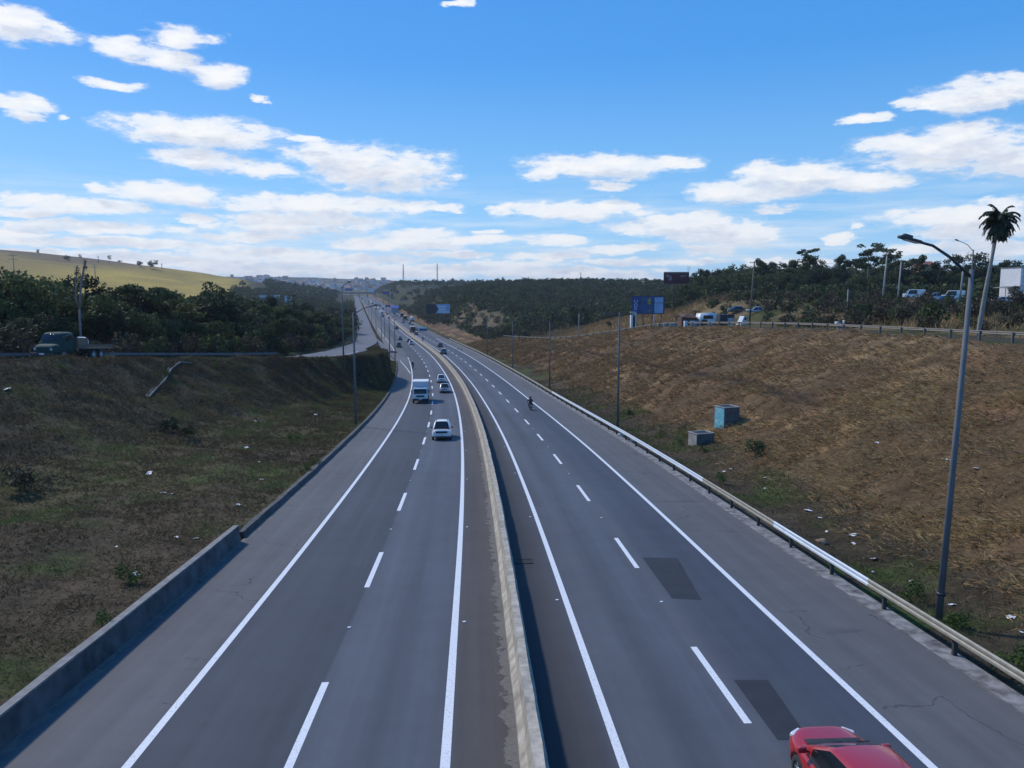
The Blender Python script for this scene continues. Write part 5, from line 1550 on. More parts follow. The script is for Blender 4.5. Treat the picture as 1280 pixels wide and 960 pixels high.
def far_vehicle(kind, x, y, col, away, name, label, cat='car', group=None, boxcol=None, sc=1.0):
    me, base = J[kind]
    t, u = tu(x, y)
    o = link_obj(name, me); apply_swap(o, {base: PAINT[col], **({M['truckbox']: boxcol} if boxcol else {})})
    o.location = RP(t + 1.5 * (1), u); o.rotation_euler = road_pose(t, away); o.scale = (sc,) * 3
    return tag(o, label, cat, group)
# bigger ones keep their parts
def near_copy(src, x, y, col, away, base, label):
    t, u = tu(x, y)
    return dup(src, RP(t + 2, u), road_pose(t + 2, away), label, swap={base: PAINT[col]})
near_copy(suv, 555, 443, 'grey', True, PAINT['white'], 'grey tall car driving away on the right carriageway near the gap in the verge').name = 'grey_car'
near_copy(hat, 550.7, 434, 'black', True, PAINT['white'], 'black hatchback driving away ahead of the grey tall car').name = 'black_hatchback'
near_copy(sed, 514.5, 431, 'white', False, PAINT['silver'], 'white sedan with dark windows coming along the barrier').name = 'white_sedan'
near_copy(hat, 500.3, 425, 'grey', False, PAINT['white'], 'grey hatchback coming down the middle of the left carriageway behind the dark pickup').name = 'grey_hatchback'
for a in (('sedan', 510.8, 428, 'grey', False, 'dark_sedan', 'dark sedan just behind the white sedan along the barrier'), ('hatch', 520.4, 418.9, 'darkred', True, 'red_car', 'small red car far up the right carriageway'),
          ('truck', 516, 415.5, 'brown', True, 'brown_truck', 'brown truck with pale roof just ahead of the small red car'), ('hatch', 520.4, 413, 'silver', True, 'silver_car', 'silver car to the right of the brown truck'),
          ('suv', 515.5, 408.7, 'black', True, 'black_car', 'black tall car ahead of the brown truck'), ('sedan', 512.4, 405.2, 'grey', True, 'grey_sedan', 'grey sedan left behind the white tank truck'),
          ('sedan', 504.2, 403.5, 'grey', True, 'grey_sedan', 'grey sedan along the barrier level with the white tank truck'), ('suv', 496, 411.5, 'black', False, 'black_car', 'black tall car alone in the left carriageway beside the barrier'),
          ('hatch', 486.3, 398.5, 'blue', False, 'blue_car', 'blue car coming far away beside the barrier'), ('truck', 477.8, 393.6, 'white', False, 'white_truck', 'white truck far away at the left edge of the highway'),
          ('suv', 478.8, 396.5, 'black', False, 'black_car', 'dark car right in front of the far white truck'), ('sedan', 483.8, 394, 'grey', False, 'grey_car', 'grey car far away between white truck and barrier'),
          ('truck', 506.3, 400.3, 'black', True, 'dark_truck', 'tall dark truck driving away, nearer of two'), ('truck', 502.8, 396.3, 'black', True, 'dark_truck', 'tall dark truck driving away, farther of two'),
          ('hatch', 493.2, 393.2, 'black', True, 'black_car', 'dark little car far away left of the dark trucks'), ('sedan', 494, 390, 'grey', True, 'grey_car', 'grey little car farthest on the right carriageway')):
    kind, x, y, col, aw, nm, lab = a
    far_vehicle(kind, x, y, col, aw, nm, lab, 'truck' if 'truck' in nm else 'car', boxcol=M['signdark'] if nm == 'dark_truck' else (M['rust'] if nm == 'brown_truck' else None))
k = 0
for y, xs in ((387, (470, 474, 478.5)), (384, (464, 471, 475)), (380.5, (460, 466, 470)), (377.5, (455, 461, 465.5)), (374.5, (452, 457, 460)), (372, (449.5, 453.5, 457))):
    for x in xs:
        k += 1
        far_vehicle(('hatch', 'van', 'sedan', 'truck', 'suv')[k % 5], x, y, ('white', 'silver', 'white', 'grey', 'black')[(k * 3) % 5], k % 3 == 0, 'distant_vehicle', 'tiny vehicle in the crowd of traffic at the far end of the highway', 'vehicle', 'tiny vehicles at the far end of the highway')
# white tank truck on the right shoulder
t, u = tu(515.4, 402.2)
tk = thing('tank_truck', 'truck with a rounded white tank stopped on the far right shoulder', 'truck', RP(t + 2, u), road_pose(t, True))
mb = MB(); mb.box((0, 0, .8), (2.2, 7, .5), M['blackplastic'], bev=.05); mb.box((0, 2.9, 1.7), (2.3, 1.6, 1.7), PAINT['white'], bev=.12); mb.build('body', tk)
mb = MB(); mb.lathe([(.001, -2.6), (1.0, -2.6), (1.2, -2.4), (1.2, 1.8), (1.0, 2.0), (.001, 2.0)], M['white'], 20, 'y', (0, -.4, 2.25)); mb.build('tank', tk)
for sx in (-1, 1):
    for y in (2.6, -1.6, -2.7): wheel(tk, sx * .95, y, .48, .3, sx, 'steelrim', 6)
# ------------------------------------------------------------------ concrete boxes, chute, litter
def slope_box(name, label, px_, py_, w, d, h, facemat, yaw, capw=.12):
    p = ground_hit(px_, py_)
    o = thing(name, label, 'concrete box', p, (0, 0, yaw))
    mb = MB(); mb.box((w / 2, d / 2, h / 2 - .6), (w, d, h + 1.2), M['conc_dark'], bev=.02); mb.build('shell', o)
    mb = MB(); mb.box((-.012, d / 2, h / 2 - .3), (.02, d * .96, h + .5), facemat); mb.build('painted_face' if facemat == M['graffiti'] else 'side_face', o)
    mb = MB()
    for a in ((w / 2, .02, w + .08, .14), (w / 2, d - .02, w + .08, .14), (.02, d / 2, .14, d - .20), (w - .02, d / 2, .14, d - .2)):
        mb.box((a[0], a[1], h + .035), (a[2], a[3], .07), M['conc_cap'], bev=.01)
    mb.build('rim', o)
    mb = MB(); mb.box((w / 2, d / 2, h + .008), (w * .8, d * .8, .012), M['blackplastic']); mb.build('opening', o)
    return o
b1 = slope_box('inlet_box', 'concrete drain box sprayed turquoise on its left face, higher on the right bank', 905, 536, 1.65, 1.5, 1.9, M['graffiti'], R(20))
b2 = slope_box('inlet_box', 'low plain grey concrete drain box at the foot of the right bank', 871, 557, 1.75, 1.35, .95, M['conc_cap'], R(20))
# drainage chute on the left bank
pts = [ground_hit(x, y) for x, y in ((239, 454), (224, 453), (213, 461), (204, 476), (193, 487), (184, 497))]
mb = MB()
for a, b in zip(pts[:-1], pts[1:]):
    d = b - a; yaw = math.atan2(d.y, d.x); pit = -math.atan2(d.z, math.hypot(d.x, d.y)); c = (a + b) / 2
    mb.box(c + Vector((0, 0, .02)), (d.length * 1.02, .30, .08), M['conc_dark'], (0, pit, yaw))
    nrm = Vector((-math.sin(yaw), math.cos(yaw), 0))
    for s in (-1, 1): mb.box(c + nrm * s * .17 + Vector((0, 0, .06)), (d.length * 1.02, .07, .17), M['walltop'], (0, pit, yaw))
tag(mb.build('drain_chute'), 'broken pale concrete drain chute zigzagging down the left bank', 'drain')
# stones and litter
def stone(x, y, s, label, mat='conc_cap'):
    p = ground_hit(x, y); bm = bmesh.new(); bmesh.ops.create_icosphere(bm, subdivisions=2, radius=s)
    for v in bm.verts:
        n = .75 + .5 * float(vnoise(v.co.x / s * 2 + x, v.co.y / s * 2 + v.co.z / s * 3, 8)); v.co *= n; v.co.z *= .55
    mb = MB(); mb.bm(bm, M[mat]); o = mb.build('stone', None, p + Vector((0, 0, s * .2))); return tag(o, label, 'stone')
stone(1027, 679, .30, 'pale tan stone lying in the ditch behind the near guardrail', 'cardboard')
stone(777, 545, .45, 'grey slab of rubble beside the double armed lamp post', 'conc_cap')
stone(792, 552, .35, 'smaller grey rubble chunk against the bright guardrail', 'conc_cap')
lm = []
for sd_ in range(4):
    rg = np.random.default_rng(300 + sd_); mb = MB(); n = 5; vs = []; fs = []
    for i in range(n):
        for j in range(n): vs.append((i / 4 - .5 + rg.uniform(-.08, .08), (j / 4 - .5) * .7 + rg.uniform(-.08, .08), rg.uniform(.02, .22) * (1 - abs(i / 4 - .5))))
    for i in range(n - 1):
        for j in range(n - 1): a = i * n + j; fs.append((a, a + 1, a + n + 1, a + n))
    mb.add(vs, fs, M['litter'], True); o_ = mb.build('l'); lm.append(o_.data); bpy.data.objects.remove(o_)
lit_r = [(914, 587, .4), (905, 590, .3), (958, 598, .5), (956, 611, .2), (968, 612, .2), (1010, 639, .5), (1025, 648, .25), (1066, 670, .6), (1067, 680, .25), (1093, 700, .5), (1092, 716, .22), (1033, 665, .2), (1182, 575, .45), (1187, 576, .3), (1219, 586, .35), (1097, 554, .45), (1264, 773, .35), (1276, 791, .2), (1190, 757, .3), (1139, 727, .2), (870, 575, .2), (893, 571, .3), (836, 567, .3), (823, 436 + 100, .3)]
lit_l = [(187, 592, .55), (204, 617, .4), (216, 618, .25), (299, 632, .5), (308, 560, .5), (319, 527, .5), (395, 519, .6), (425, 511, .5), (466, 505, .7), (9, 487, .7), (324, 578, .25), (170, 719, .35), (221, 672, .25), (245, 674, .3), (365, 568, .25), (146, 684, .15), (327, 600, .3)]
for lst, lab, grp in ((lit_r, 'white scrap of litter lying on the right bank or in its ditch', 'litter scraps on the right bank'), (lit_l, 'white scrap of litter lying on the left grass bank', 'litter scraps on the left bank')):
    for i, (x, y, s) in enumerate(lst):
        p = ground_hit(x, y)
        if p is None: continue
        o = link_obj('litter_scrap', lm[i % 4], None, p + Vector((0, 0, .03))); o.scale = (s * .8,) * 3; o.rotation_euler = (random.uniform(-.3, .3), random.uniform(-.3, .3), random.uniform(0, 6))
        tag(o, lab, 'litter', grp)
# black warning board beyond the left verge
def board(name, label, cat, p, w, h, z0, mat, yaw, posts=2, thick=.08, postmat='post_dark', r=.06, backmat=None):
    o = thing(name, label, cat, p, (0, 0, yaw))
    mb = MB(); mb.box((0, 0, z0 + h / 2), (w, thick, h), mat); pn = mb.build('panel', o)
    for k in range(posts):
        x = (-w * .36 + w * .72 * k / max(1, posts - 1)) if posts > 1 else 0
        mb = MB(); mb.tube([(x, thick * .9 + r, -.6), (x, thick * .9 + r, z0 + h * .9)], r, M[postmat], 8); mb.build('post', o)
    return o, pn
p = ground_hit(492, 444); s_ = p.y / FPX
board('road_sign', 'dark back of a wide road sign on the left verge at the merge', 'sign', p, 8 * s_, 4.0 * s_, .5 * s_ * 2, M['signdark'], R(6))
p = ground_hit(485.6, 444); board('road_sign', 'small dark sign just left of the wide dark road sign', 'sign', p, 1.6 * s_, 3 * s_, 1.2 * s_, M['signdark'], R(6), 1)
for x, y, lab in ((572.6, 438.5, 'black marker post at the gap in the right verge, left of two'), (576.6, 439.5, 'black marker post at the gap in the right verge, right of two')):
    p = ground_hit(x, y); mb = MB(); mb.tube([(0, 0, -.3), (0, 0, 1.1), (0, 0, 1.2)], [.14, .13, .05], M['signdark'], 8); mb.box((0, -.13, .9), (.16, .02, .2), M['white'])
    tag(mb.build('marker_post', None, p), lab, 'marker post')
# ------------------------------------------------------------------ billboards
def text(body, size, mat, parent, loc, rot, name='lettering'):
    cu = bpy.data.curves.new(name, 'FONT'); cu.body = body; cu.size = size; cu.extrude = .006; cu.align_x = 'CENTER'; cu.align_y = 'CENTER'
    o = bpy.data.objects.new(name, cu); COL.objects.link(o)
    me = evaluated(o); bpy.data.objects.remove(o); me.materials.clear(); me.materials.append(mat)
    return _t(name, me, parent, loc, rot)
def _t(name, me, parent, loc, rot):
    o = link_obj(name, me, parent, loc); o.rotation_euler = rot; return o
# blue billboard by the upper road
D = 197
p = at_depth(809, D); k_ = D / FPX
zc = lambda y, d=D: CAMZ + d * (365.4 - y) / FPX * .997
o = thing('billboard', 'wide blue billboard with pale right half beside the dry grass mound', 'billboard', p, (0, 0, R(8)))
zb, ztp = zc(392) - p.z, zc(370) - p.z; w = 42 * k_; hh = ztp - zb
mb = MB(); mb.box((0, 0, (zb + ztp) / 2), (w, .16, hh), M['signmid']); pn = mb.build('panel', o)
mb = MB(); mb.box((w * .33, -.095, (zb + ztp) / 2 - hh * .02), (w * .27, .02, hh * .88), M['signpale']); mb.build('pale_print', pn)
mb = MB(); mb.box((-w * .40, -.095, (zb + ztp) / 2), (w * .19, .02, hh * .96), M['signblue']); mb.build('dark_blue_print', pn)
mb = MB(); mb.box((w * .03, -.095, zb + hh * .70), (w * .10, .02, hh * .34), M['yellow']); mb.box((w * .02, -.097, zb + hh * .16), (w * .12, .02, hh * .16), M['pinkish']); mb.build('yellow_print', pn)
mb = MB()
for fx in (-.25, 0, .18, .5, -.5): mb.box((w * fx, -.13, (zb + ztp) / 2), (.10, .05, hh), M['signdark'])
for fz in (.62, .0, 1.0): mb.box((0, -.165, zb + hh * fz), (w, .05, .10), M['signdark'])
mb.build('frame', o)
text('VOC', hh * .28, M['white'], pn, (-w * .37, -.112, (zb + ztp) / 2), (R(90), R(-90), 0))
for fx in (-.42, -.14, .14, .42):
    mb = MB(); mb.box((w * fx, .16, zb / 2 - .3 + .1), (.16, .16, zb + .8), M['post_dark']); mb.build('post', o)
# white little kiosk under it
p2 = at_depth(791, D - 4); mb = MB(); hk = max(1.2, zc(390, D - 4) - p2.z); mb.box((0, 0, hk / 2 - .2), (6.5 * k_, 1.6, hk + .4), M['white'], bev=.03); mb.box((0, -.1, hk + .05), (7.5 * k_, 1.9, .10), M['walltop']); mb.box((0.1, -.81, hk * .5), (.6, .03, hk * .7), M['dark_opening'])
tag(mb.build('kiosk', None, p2), 'small whitish kiosk at the left foot of the blue billboard', 'kiosk')
# maroon billboard on a mast
D = 232; k_ = D / FPX; p = at_depth(841, D)
o = thing('billboard', 'weathered maroon billboard high on a single mast against the hill', 'billboard', p, (0, 0, R(-4)))
zb, ztp = zc(354.5, D) - p.z, zc(340.3, D) - p.z; w = 31 * k_; hh = ztp - zb
mb = MB(); mb.box((w * .08, 0, (zb + ztp) / 2), (w, .3, hh), M['maroon']); pn = mb.build('panel', o)
mb = MB(); mb.box((w * .08, -.165, zb + hh * .93), (w * .98, .02, hh * .10), M['pinkish']); mb.box((-w * .22, -.165, zb + hh * .62), (w * .24, .02, hh * .22), M['pinkish'], (0, R(20), 0)); mb.box((-w * .16, -.167, zb + hh * .38), (w * .14, .02, hh * .25), M['pinkish'], (0, R(-25), 0)); mb.box((w * .36, -.165, zb + hh * .66), (w * .24, .02, hh * .14), M['pinkish'], (0, R(-8), 0)); mb.build('faded_print', pn)
mb = MB(); mb.tube([(0, .3, -.5), (0, .3, zb + hh * .7)], [.26, .2], M['post_dark'], 10); mb.build('mast', o)
mb = MB(); mb.box((w * .08, -.55, zb - .05), (w, .7, .06), M['post_dark']); mb.build('catwalk', o)
# pair of hoardings near the highway
D = 425; k_ = D / FPX; p = at_depth(548, D)
for x, wpx, mat, lab in ((539.0, 12.5, M['signdark'], 'dark hoarding standing left of the white and blue hoarding'), (554.0, 17.5, M['signpale'], 'white and pale blue hoarding beside the highway far right verge')):
    q = Vector(((x - 640) / FPX * D, D + (0 if x > 545 else .8), 0)); q.z = float(hzw(q.x, q.y))
    zb, ztp = zc(391.5, D) - q.z, zc(380, D) - q.z; w = wpx * k_; hh = ztp - zb
    o = thing('hoarding', lab, 'billboard', q, (0, 0, R(10)))
    mb = MB(); mb.box((0, 0, (zb + ztp) / 2), (w, .2, hh), mat); pn = mb.build('panel', o)
    if mat == M['signpale']:
        mb = MB(); mb.box((-w * .08, -.115, zb + hh * .72), (w * .62, .02, hh * .16), M['white']); mb.box((-w * .05, -.115, zb + hh * .42), (w * .5, .02, hh * .22), M['white']); mb.box((w * .05, -.115, zb + hh * .15), (w * .75, .02, hh * .14), M['white'])
        mb.quad([(-w * .5, -.112, zb + hh), (-w * .32, -.112, zb + hh * .5), (-w * .5, -.112, zb)], M['signdark']); mb.build('print', pn)
    for fx in (-.35, .35):
        mb = MB(); mb.box((w * fx, .22, (zb + ztp) / 2 - zb / 2 - .2), (.2, .16, ztp + .4), M['post_dark']); mb.build('post', o)
# teal tarpaulin stall beside the highway
p = at_depth(529, 395); k_ = 395 / FPX
o = thing('stall', 'teal tarpaulin covered roadside stall on the far right verge', 'stall', p, (0, 0, R(14)))
mb = MB(); w = 10 * k_; mb.add([(-w / 2, -1.5, 1.6), (w / 2, -1.5, 1.5), (w / 2, 1.5, 2.2), (-w / 2, 1.5, 2.3), (-w / 2, -1.6, .3), (w / 2, -1.6, .25)], [(0, 1, 2, 3), (4, 5, 1, 0)], M['teal']); mb.build('tarpaulin', o)
for x in (-w / 2, w / 2):
    for y in (-1.45, 1.45):
        mb = MB(); mb.tube([(x * .97, y, -.3), (x * .97, y, 1.5)], .05, M['wood'], 6); mb.build('pole', o)

# ------------------------------------------------------------------ plateau: poles, parked vehicles, sheds, building
def util_pole(label, x, ybase, ytop, depth, lean=.0, mat='pole_conc', arms=1, r=.17, group=None):
    p = at_depth(x, depth); zt = zc(ytop, depth) - p.z
    o = thing('utility_pole', label, 'utility pole', p, (0, lean, 0), group)
    mb = MB(); mb.tube([(0, 0, -.5), (0, 0, zt)], [r * 1.15, r * .72], M[mat], 10); mb.build('pole', o)
    for k in range(arms):
        mb = MB(); mb.box((0, -.16, zt - .35 - k * 1.3), (1.9, .09, .11), M['wood'])
        for q in (-.85, -.3, .3, .85): mb.lathe([(.001, 0), (.05, .0), (.06, .08), (.03, .16), (.001, .17)], M['iron'], 8, 'z', (q, -.16, zt - .29 - k * 1.3))
        mb.build('crossarm', o)
    return o, p, zt
UP = []
for a in (('brown weathered utility pole right of the white truck wreck', 936, 405, 327, 158, R(2.6), 'wood', 1), ('pale concrete pole against the wood, leftmost of the concrete pair', 1100, 377, 318, 150, R(2.6), 'pole_conc', 1),
          ('pale concrete pole against the wood, right one of the concrete pair', 1119, 376, 325, 158, R(2.0), 'pole_conc', 1), ('pale concrete pole between white van and palm', 1196, 374, 324, 148, R(2.6), 'pole_conc', 2)):
    UP.append(util_pole(*a))
util_pole('dark thin pole standing just left of the palm trunk', 1228, 372, 300, 120, R(3), 'post_dark', 0, .13)
util_pole('short thin post in the dry grass near the blue billboard', 817, 413, 393, 172, 0, 'pole_conc', 0, .13)
util_pole('thin pole with no arms in the dry grass of the mound', 723, 426, 392, 214, R(1), 'pole_conc', 0, .13)
util_pole('dark thin pole at the low end of the dry mound', 649, 433, 401, 262, 0, 'post_dark', 0, .13)
util_pole('thin pole in the scrub below the tall umbrella topped tree', 1057, 385, 362, 130, 0, 'pole_conc', 0, .1)
# second bent street lamp farther back
pz_ = at_depth(1209, 118); lamp_post('street_lamp', 'second bent street lamp farther back, left of the palm', pz_, zc(313, 118) - pz_.z, [[(0, 0, 0), (-.9, 0, .95), (-1.7, 0, 1.35), (-2.3, 0, 1.55)]], 0, None, .11)
# wires
def wire(a, b, sag, label, r=.02):
    n = 16; pts = []
    for i in range(n + 1):
        s = i / n; q = a.lerp(b, s); q.z -= sag * 4 * s * (1 - s); pts.append(q)
    mb = MB(); mb.tube(pts, r, M['iron'], 4); tag(mb.build('overhead_cable'), label, 'cable')
tops = [Vector((p.x + math.sin(o.rotation_euler.y) * zt, p.y - .16, p.z + zt - .2)) for o, p, zt in UP]
wire(tops[0], tops[1], 1.1, 'overhead cable from the brown utility pole to the first concrete pole')
wire(tops[1], tops[2], .2, 'short overhead cable joining the concrete pair of poles')
wire(tops[2], tops[3], .8, 'overhead cable from the concrete pair to the pole near the palm')
wire(tops[3], tops[3] + Vector((46, -26, 1.2)), .9, 'upper overhead cable from the pole near the palm towards the white building')
wire(tops[3] - Vector((0, 0, 1.3)), tops[3] + Vector((46, -26, -.4)), .9, 'lower overhead cable from the pole near the palm towards the white building')
# parked vehicles on the plateau
def park(src, x, y_, depth, yaw, base, col, name, label, lift=0):
    p = at_depth(x, depth)
    o = dup(src, p + Vector((0, 0, lift)), (0, 0, yaw), label, swap={base: PAINT[col]}); o.name = name; return o
pv = at_depth(1139, 196); van0.location = pv; van0.rotation_euler = (0, 0, R(78))
park(van0, 1188, 371, 190, R(70), PAINT['white'], 'white', 'white_van', 'white panel van parked behind the pole near the palm')
park(hat, 1176, 376, 176, R(100), PAINT['white'], 'blue', 'blue_hatchback', 'bluish hatchback parked left of the van near the palm')
park(sed, 1207, 373, 180, R(88), PAINT['silver'], 'silver', 'silver_sedan', 'silver sedan parked between the near lamp and the pole near the palm')
park(hat, 1186, 384, 150, R(-20), PAINT['white'], 'grey', 'grey_hatchback', 'dark grey hatchback half hidden in scrub below the parked vans')
park(suv, 1248, 371, 178, R(76), PAINT['white'], 'white', 'white_suv', 'white tall car parked in front of the white building, left one')
park(sed, 1262, 374, 168, R(95), PAINT['silver'], 'silver', 'silver_sedan', 'silver sedan parked right in front of the white building')
park(hat, 1272, 382, 140, R(110), PAINT['white'], 'white', 'white_hatchback', 'white hatchback parked at the right edge below the white building')
park(sed, 1246, 384, 148, R(86), PAINT['silver'], 'grey', 'grey_sedan', 'grey sedan parked right of the palm trunk')
park(pick, 1166, 372, 200, R(85), PAINT['black'], 'silver', 'silver_pickup', 'silver pickup parked farthest back between the two white vans')
park(hat, 1150, 374, 200, R(80), PAINT['white'], 'silver', 'silver_hatchback', 'silver hatchback parked just right of the leftmost van')
# white building at the right edge
D = 182; p = at_depth(1290, D); k_ = D / FPX
o = thing('building', 'white tiled building with a thin canopy at the right edge', 'building', p, (0, 0, R(10)))
hb = zc(335, D) - p.z; w = 46 * k_
mb = MB(); mb.box((0, 3, hb / 2 - .5), (w, 6, hb + 1.0), M['white']); wl = mb.build('wall', o)
mb = MB()
for r_ in range(1, 8): mb.box((0, -.01, hb * r_ / 8), (w, .02, .04), M['pole'])
for c_ in range(1, 12): mb.box((-w / 2 + w * c_ / 12, -.012, hb * .5), (.04, .02, hb), M['pole'])
mb.build('tile_joint', wl)
mb = MB(); mb.box((-w / 2 - 1.6, 2, hb * .47), (4.2, 4, .12), M['walltop'], (0, R(-6), 0)); mb.build('canopy', o)
mb = MB(); mb.tube([(-w / 2 - 3.4, .4, -.4), (-w / 2 - 3.4, .4, hb * .44)], .08, M['pole'], 8); mb.build('canopy_post', o)
mb = MB(); mb.box((0, -.03, hb * .12), (w * .8, .04, hb * .14), M['dark_opening']); mb.build('window', o)
mb = MB(); mb.box((0, 3, hb + .08), (w + .3, 6.3, .16), M['walltop']); mb.build('roof', o)
# tiled roof of a house among the trees
p = at_depth(1149, 245); zt = zc(330, 245) - p.z
o = thing('house', 'house with an orange tiled roof showing above the trees on the right', 'house', p)
mb = MB(); mb.box((0, 0, zt / 2 - .5), (4, 5, zt), M['ochre']); mb.build('wall', o)
mb = MB(); mb.add([(-2.4, -2.9, zt - .5), (2.4, -2.9, zt - .5), (2.4, 2.9, zt - .5), (-2.4, 2.9, zt - .5), (-2.4, 0, zt + .7), (2.4, 0, zt + .7)], [(0, 1, 5, 4), (2, 3, 4, 5), (0, 4, 3), (1, 2, 5)], M['roof_tile']); mb.build('roof', o)
mb = MB(); mb.box((1, -2.52, zt * .5), (1.0, .04, 1.0), M['dark_opening']); mb.build('window', o)

# scrap row behind the crest: wrecks and sheds
D = 162; k_ = D / FPX
def P_(x, d=D): return at_depth(x, d)
def H_(y, p, d=D): return zc(y, d) - p.z
p = P_(861); h = H_(395, p)
o = thing('shed', 'low shed with a rusty brown roof and white goods, left end of the scrap row', 'shed', p, (0, 0, R(8)))
w = 20 * k_
mb = MB(); mb.box((0, 1.2, h * .45 - .2), (w, 2.4, h * .9 + .4), M['rust']); mb.build('wall', o)
mb = MB(); mb.add([(-w * .55, -.4, h * .92), (w * .55, -.4, h * .80), (w * .50, 2.6, h * 1.12), (-w * .5, 2.6, h * 1.2), (0, 1.0, h * 1.25)], [(0, 1, 4), (1, 2, 4), (2, 3, 4), (3, 0, 4)], M['rust']); mb.build('roof', o)
for x, m_ in ((-w * .3, 'white'), (w * .08, 'white'), (w * .3, 'house_wall_c')):
    mb = MB(); mb.box((x, -.55, h * .28), (w * .2, .8, h * .56), M[m_], bev=.04); mb.build('fridge', o)
p = P_(884); h = H_(391, p); w = 22 * k_
o = thing('wrecked_truck', 'white wrecked truck cab with a gaping dark window in the scrap row', 'truck', p, (0, 0, R(16)))
bm = bmesh.new(); bmesh.ops.create_cube(bm, size=1)
for v in bm.verts:
    v.co = Vector((v.co.x * w, v.co.y * 2.4 + .9, (v.co.z + .5) * h))
    if v.co.z > .1 and v.co.x < 0: v.co.x += w * .06; v.co.z *= .97
bmesh.ops.bevel(bm, geom=bm.edges[:], offset=.12, segments=2, affect='EDGES')
mb = MB(); mb.bm(bm, PAINT['white'], None, True); mb.build('cab', o)
mb = MB(); mb.box((-w * .02, -.31, h * .70), (w * .62, .04, h * .26), M['dark_opening']); mb.box((-w * .26, -.31, h * .33), (w * .36, .04, h * .40), M['rust']); mb.build('window_opening', o)
mb = MB(); mb.box((w * .2, -.33, h * .3), (w * .36, .05, h * .28), M['white'], bev=.02); mb.build('panel', o)
for x in (-w * .34, w * .34):
    mb = MB(); mb.lathe([(.1, -.1), (.4, -.1), (.42, 0), (.4, .1), (.1, .1)], M['tyre'], 16, 'y', (x, -.35, .30)); mb.build('wheel', o)
p = P_(908, D + 1); h = H_(393, p, D + 1); w = 19 * k_
o = thing('cargo_container', 'grey truck body with a dark open side in the scrap row', 'container', p, (0, 0, R(5)))
mb = MB(); mb.box((0, 1.2, h / 2 - .1), (w, 2.4, h + .2), M['signdark'], bev=.04); mb.build('shell', o)
mb = MB(); mb.box((w * .27, -.03, h * .42), (w * .42, .04, h * .62), M['house_wall_c']); mb.build('side_panel', o)
mb = MB()
for fx in (-.48, .02, .48): mb.box((w * fx, -.05, h * .5), (.10, .07, h), M['pole'])
mb.build('frame', o)
p = P_(929, D - 3); h = H_(395, p, D - 3); w = 8 * k_
o = thing('wrecked_van', 'slanted white van front standing left of the brown utility pole', 'van', p, (0, 0, R(12)))
mb = MB(); mb.add([(-w * .6, 0, 0), (w * .5, 0, 0), (w * .5, 0, h * .98), (w * .05, 0, h), (-w * .3, 0, h * .42), (-w * .6, 1.8, 0), (w * .5, 1.8, 0), (w * .5, 1.8, h * .98), (w * .05, 1.8, h), (-w * .3, 1.8, h * .42)],
               [(0, 1, 2, 3, 4), (9, 8, 7, 6, 5), (0, 4, 9, 5), (4, 3, 8, 9), (3, 2, 7, 8), (2, 1, 6, 7)], PAINT['white']); mb.build('body', o)
mb = MB(); mb.box((w * .25, -.03, h * .72), (w * .3, .03, h * .3), M['glass']); mb.build('side_window', o)
park(sed, 944, 402, 172, R(80), PAINT['silver'], 'silver', 'silver_sedan', 'silver sedan parked directly right of the brown utility pole')
park(hat, 918, 402, 184, R(100), PAINT['white'], 'grey', 'grey_hatchback', 'grey hatchback behind the scrap row beside the open truck body')
for i, x in enumerate((824, 833, 842, 850)):
    p = P_(x, 180 + i); h = 1.1 + .35 * (i % 2); mb = MB(); mb.box((0, 0, h / 2 - .2), (1.0 + .4 * (i % 3), .5, h + .4), M['conc_cap'], bev=.04)
    tag(mb.build('concrete_block', None, p), ('upright pale concrete block below the blue billboard, nearest its right post', 'tall pale concrete block beside the mast of the maroon billboard', 'wide low concrete block right of the maroon billboard mast', 'pale concrete block touching the rusty roofed shed')[i], 'concrete block')
p = P_(958, 168)
o = thing('wooden_gate', 'rough wooden post frame right of the brown utility pole', 'gate', p)
for x in (-1.6, -.2, 1.4):
    mb = MB(); mb.tube([(x, 0, -.3), (x, 0, 1.7)], .07, M['wood'], 6); mb.build('post', o)
mb = MB(); mb.tube([(-1.8, 0, 1.65), (1.6, 0, 1.65)], .06, M['wood'], 6); mb.build('beam', o)
# orange bare earth heap right of the gate
# ------------------------------------------------------------------ far: overpass, gantry signs, town, masts
D = 1480; k_ = D / FPX
c = at_depth(448, D); zd = zc(366.4, D)
o = thing('overpass', 'dark concrete overpass crossing the far end of the highway', 'bridge', (c.x, D, zd), (0, 0, R(12)))
mb = MB(); mb.box((0, 0, 0), (70, 10, 2.0), M['conc_dark']); mb.build('deck', o)
mb = MB(); mb.box((0, -5.1, 1.4), (70, .2, .8), M['conc_cap']); mb.build('parapet', o)
for x in (-30, -13, 3, 19, 33):
    mb = MB(); mb.box((x, 0, -4.2), (1.4, 8, 6.4), M['conc_dark']); mb.build('pier', o)
for x, y, w, h, d, lab in ((437.5, 362, 9.5, 3.4, 1420, 'blue direction sign on a gantry left of the far overpass'), (483.5, 366, 8, 3.6, 980, 'blue direction sign among the trees right of the far highway'), (485.5, 382.3, 6, 2.4, 640, 'small blue direction sign low over the far right carriageway')):
    p = at_depth(x, d); kk = d / FPX; zb = zc(y + h / 2, d) - p.z
    board('direction_sign', lab, 'sign', p, w * kk, h * kk, max(zb, 2), M['signblue'], R(8), 2, .2, 'pole', .2)
p = at_depth(494, 700); mb = MB(); kk = 700 / FPX; z_ = 4.5
o = thing('shed', 'long blue roofed shed beside the far right carriageway', 'shed', p, (0, 0, R(10)))
mb.box((0, 0, z_ / 2 - .5), (9 * kk, 9, z_ + 1), M['house_wall_c']); mb.build('wall', o)
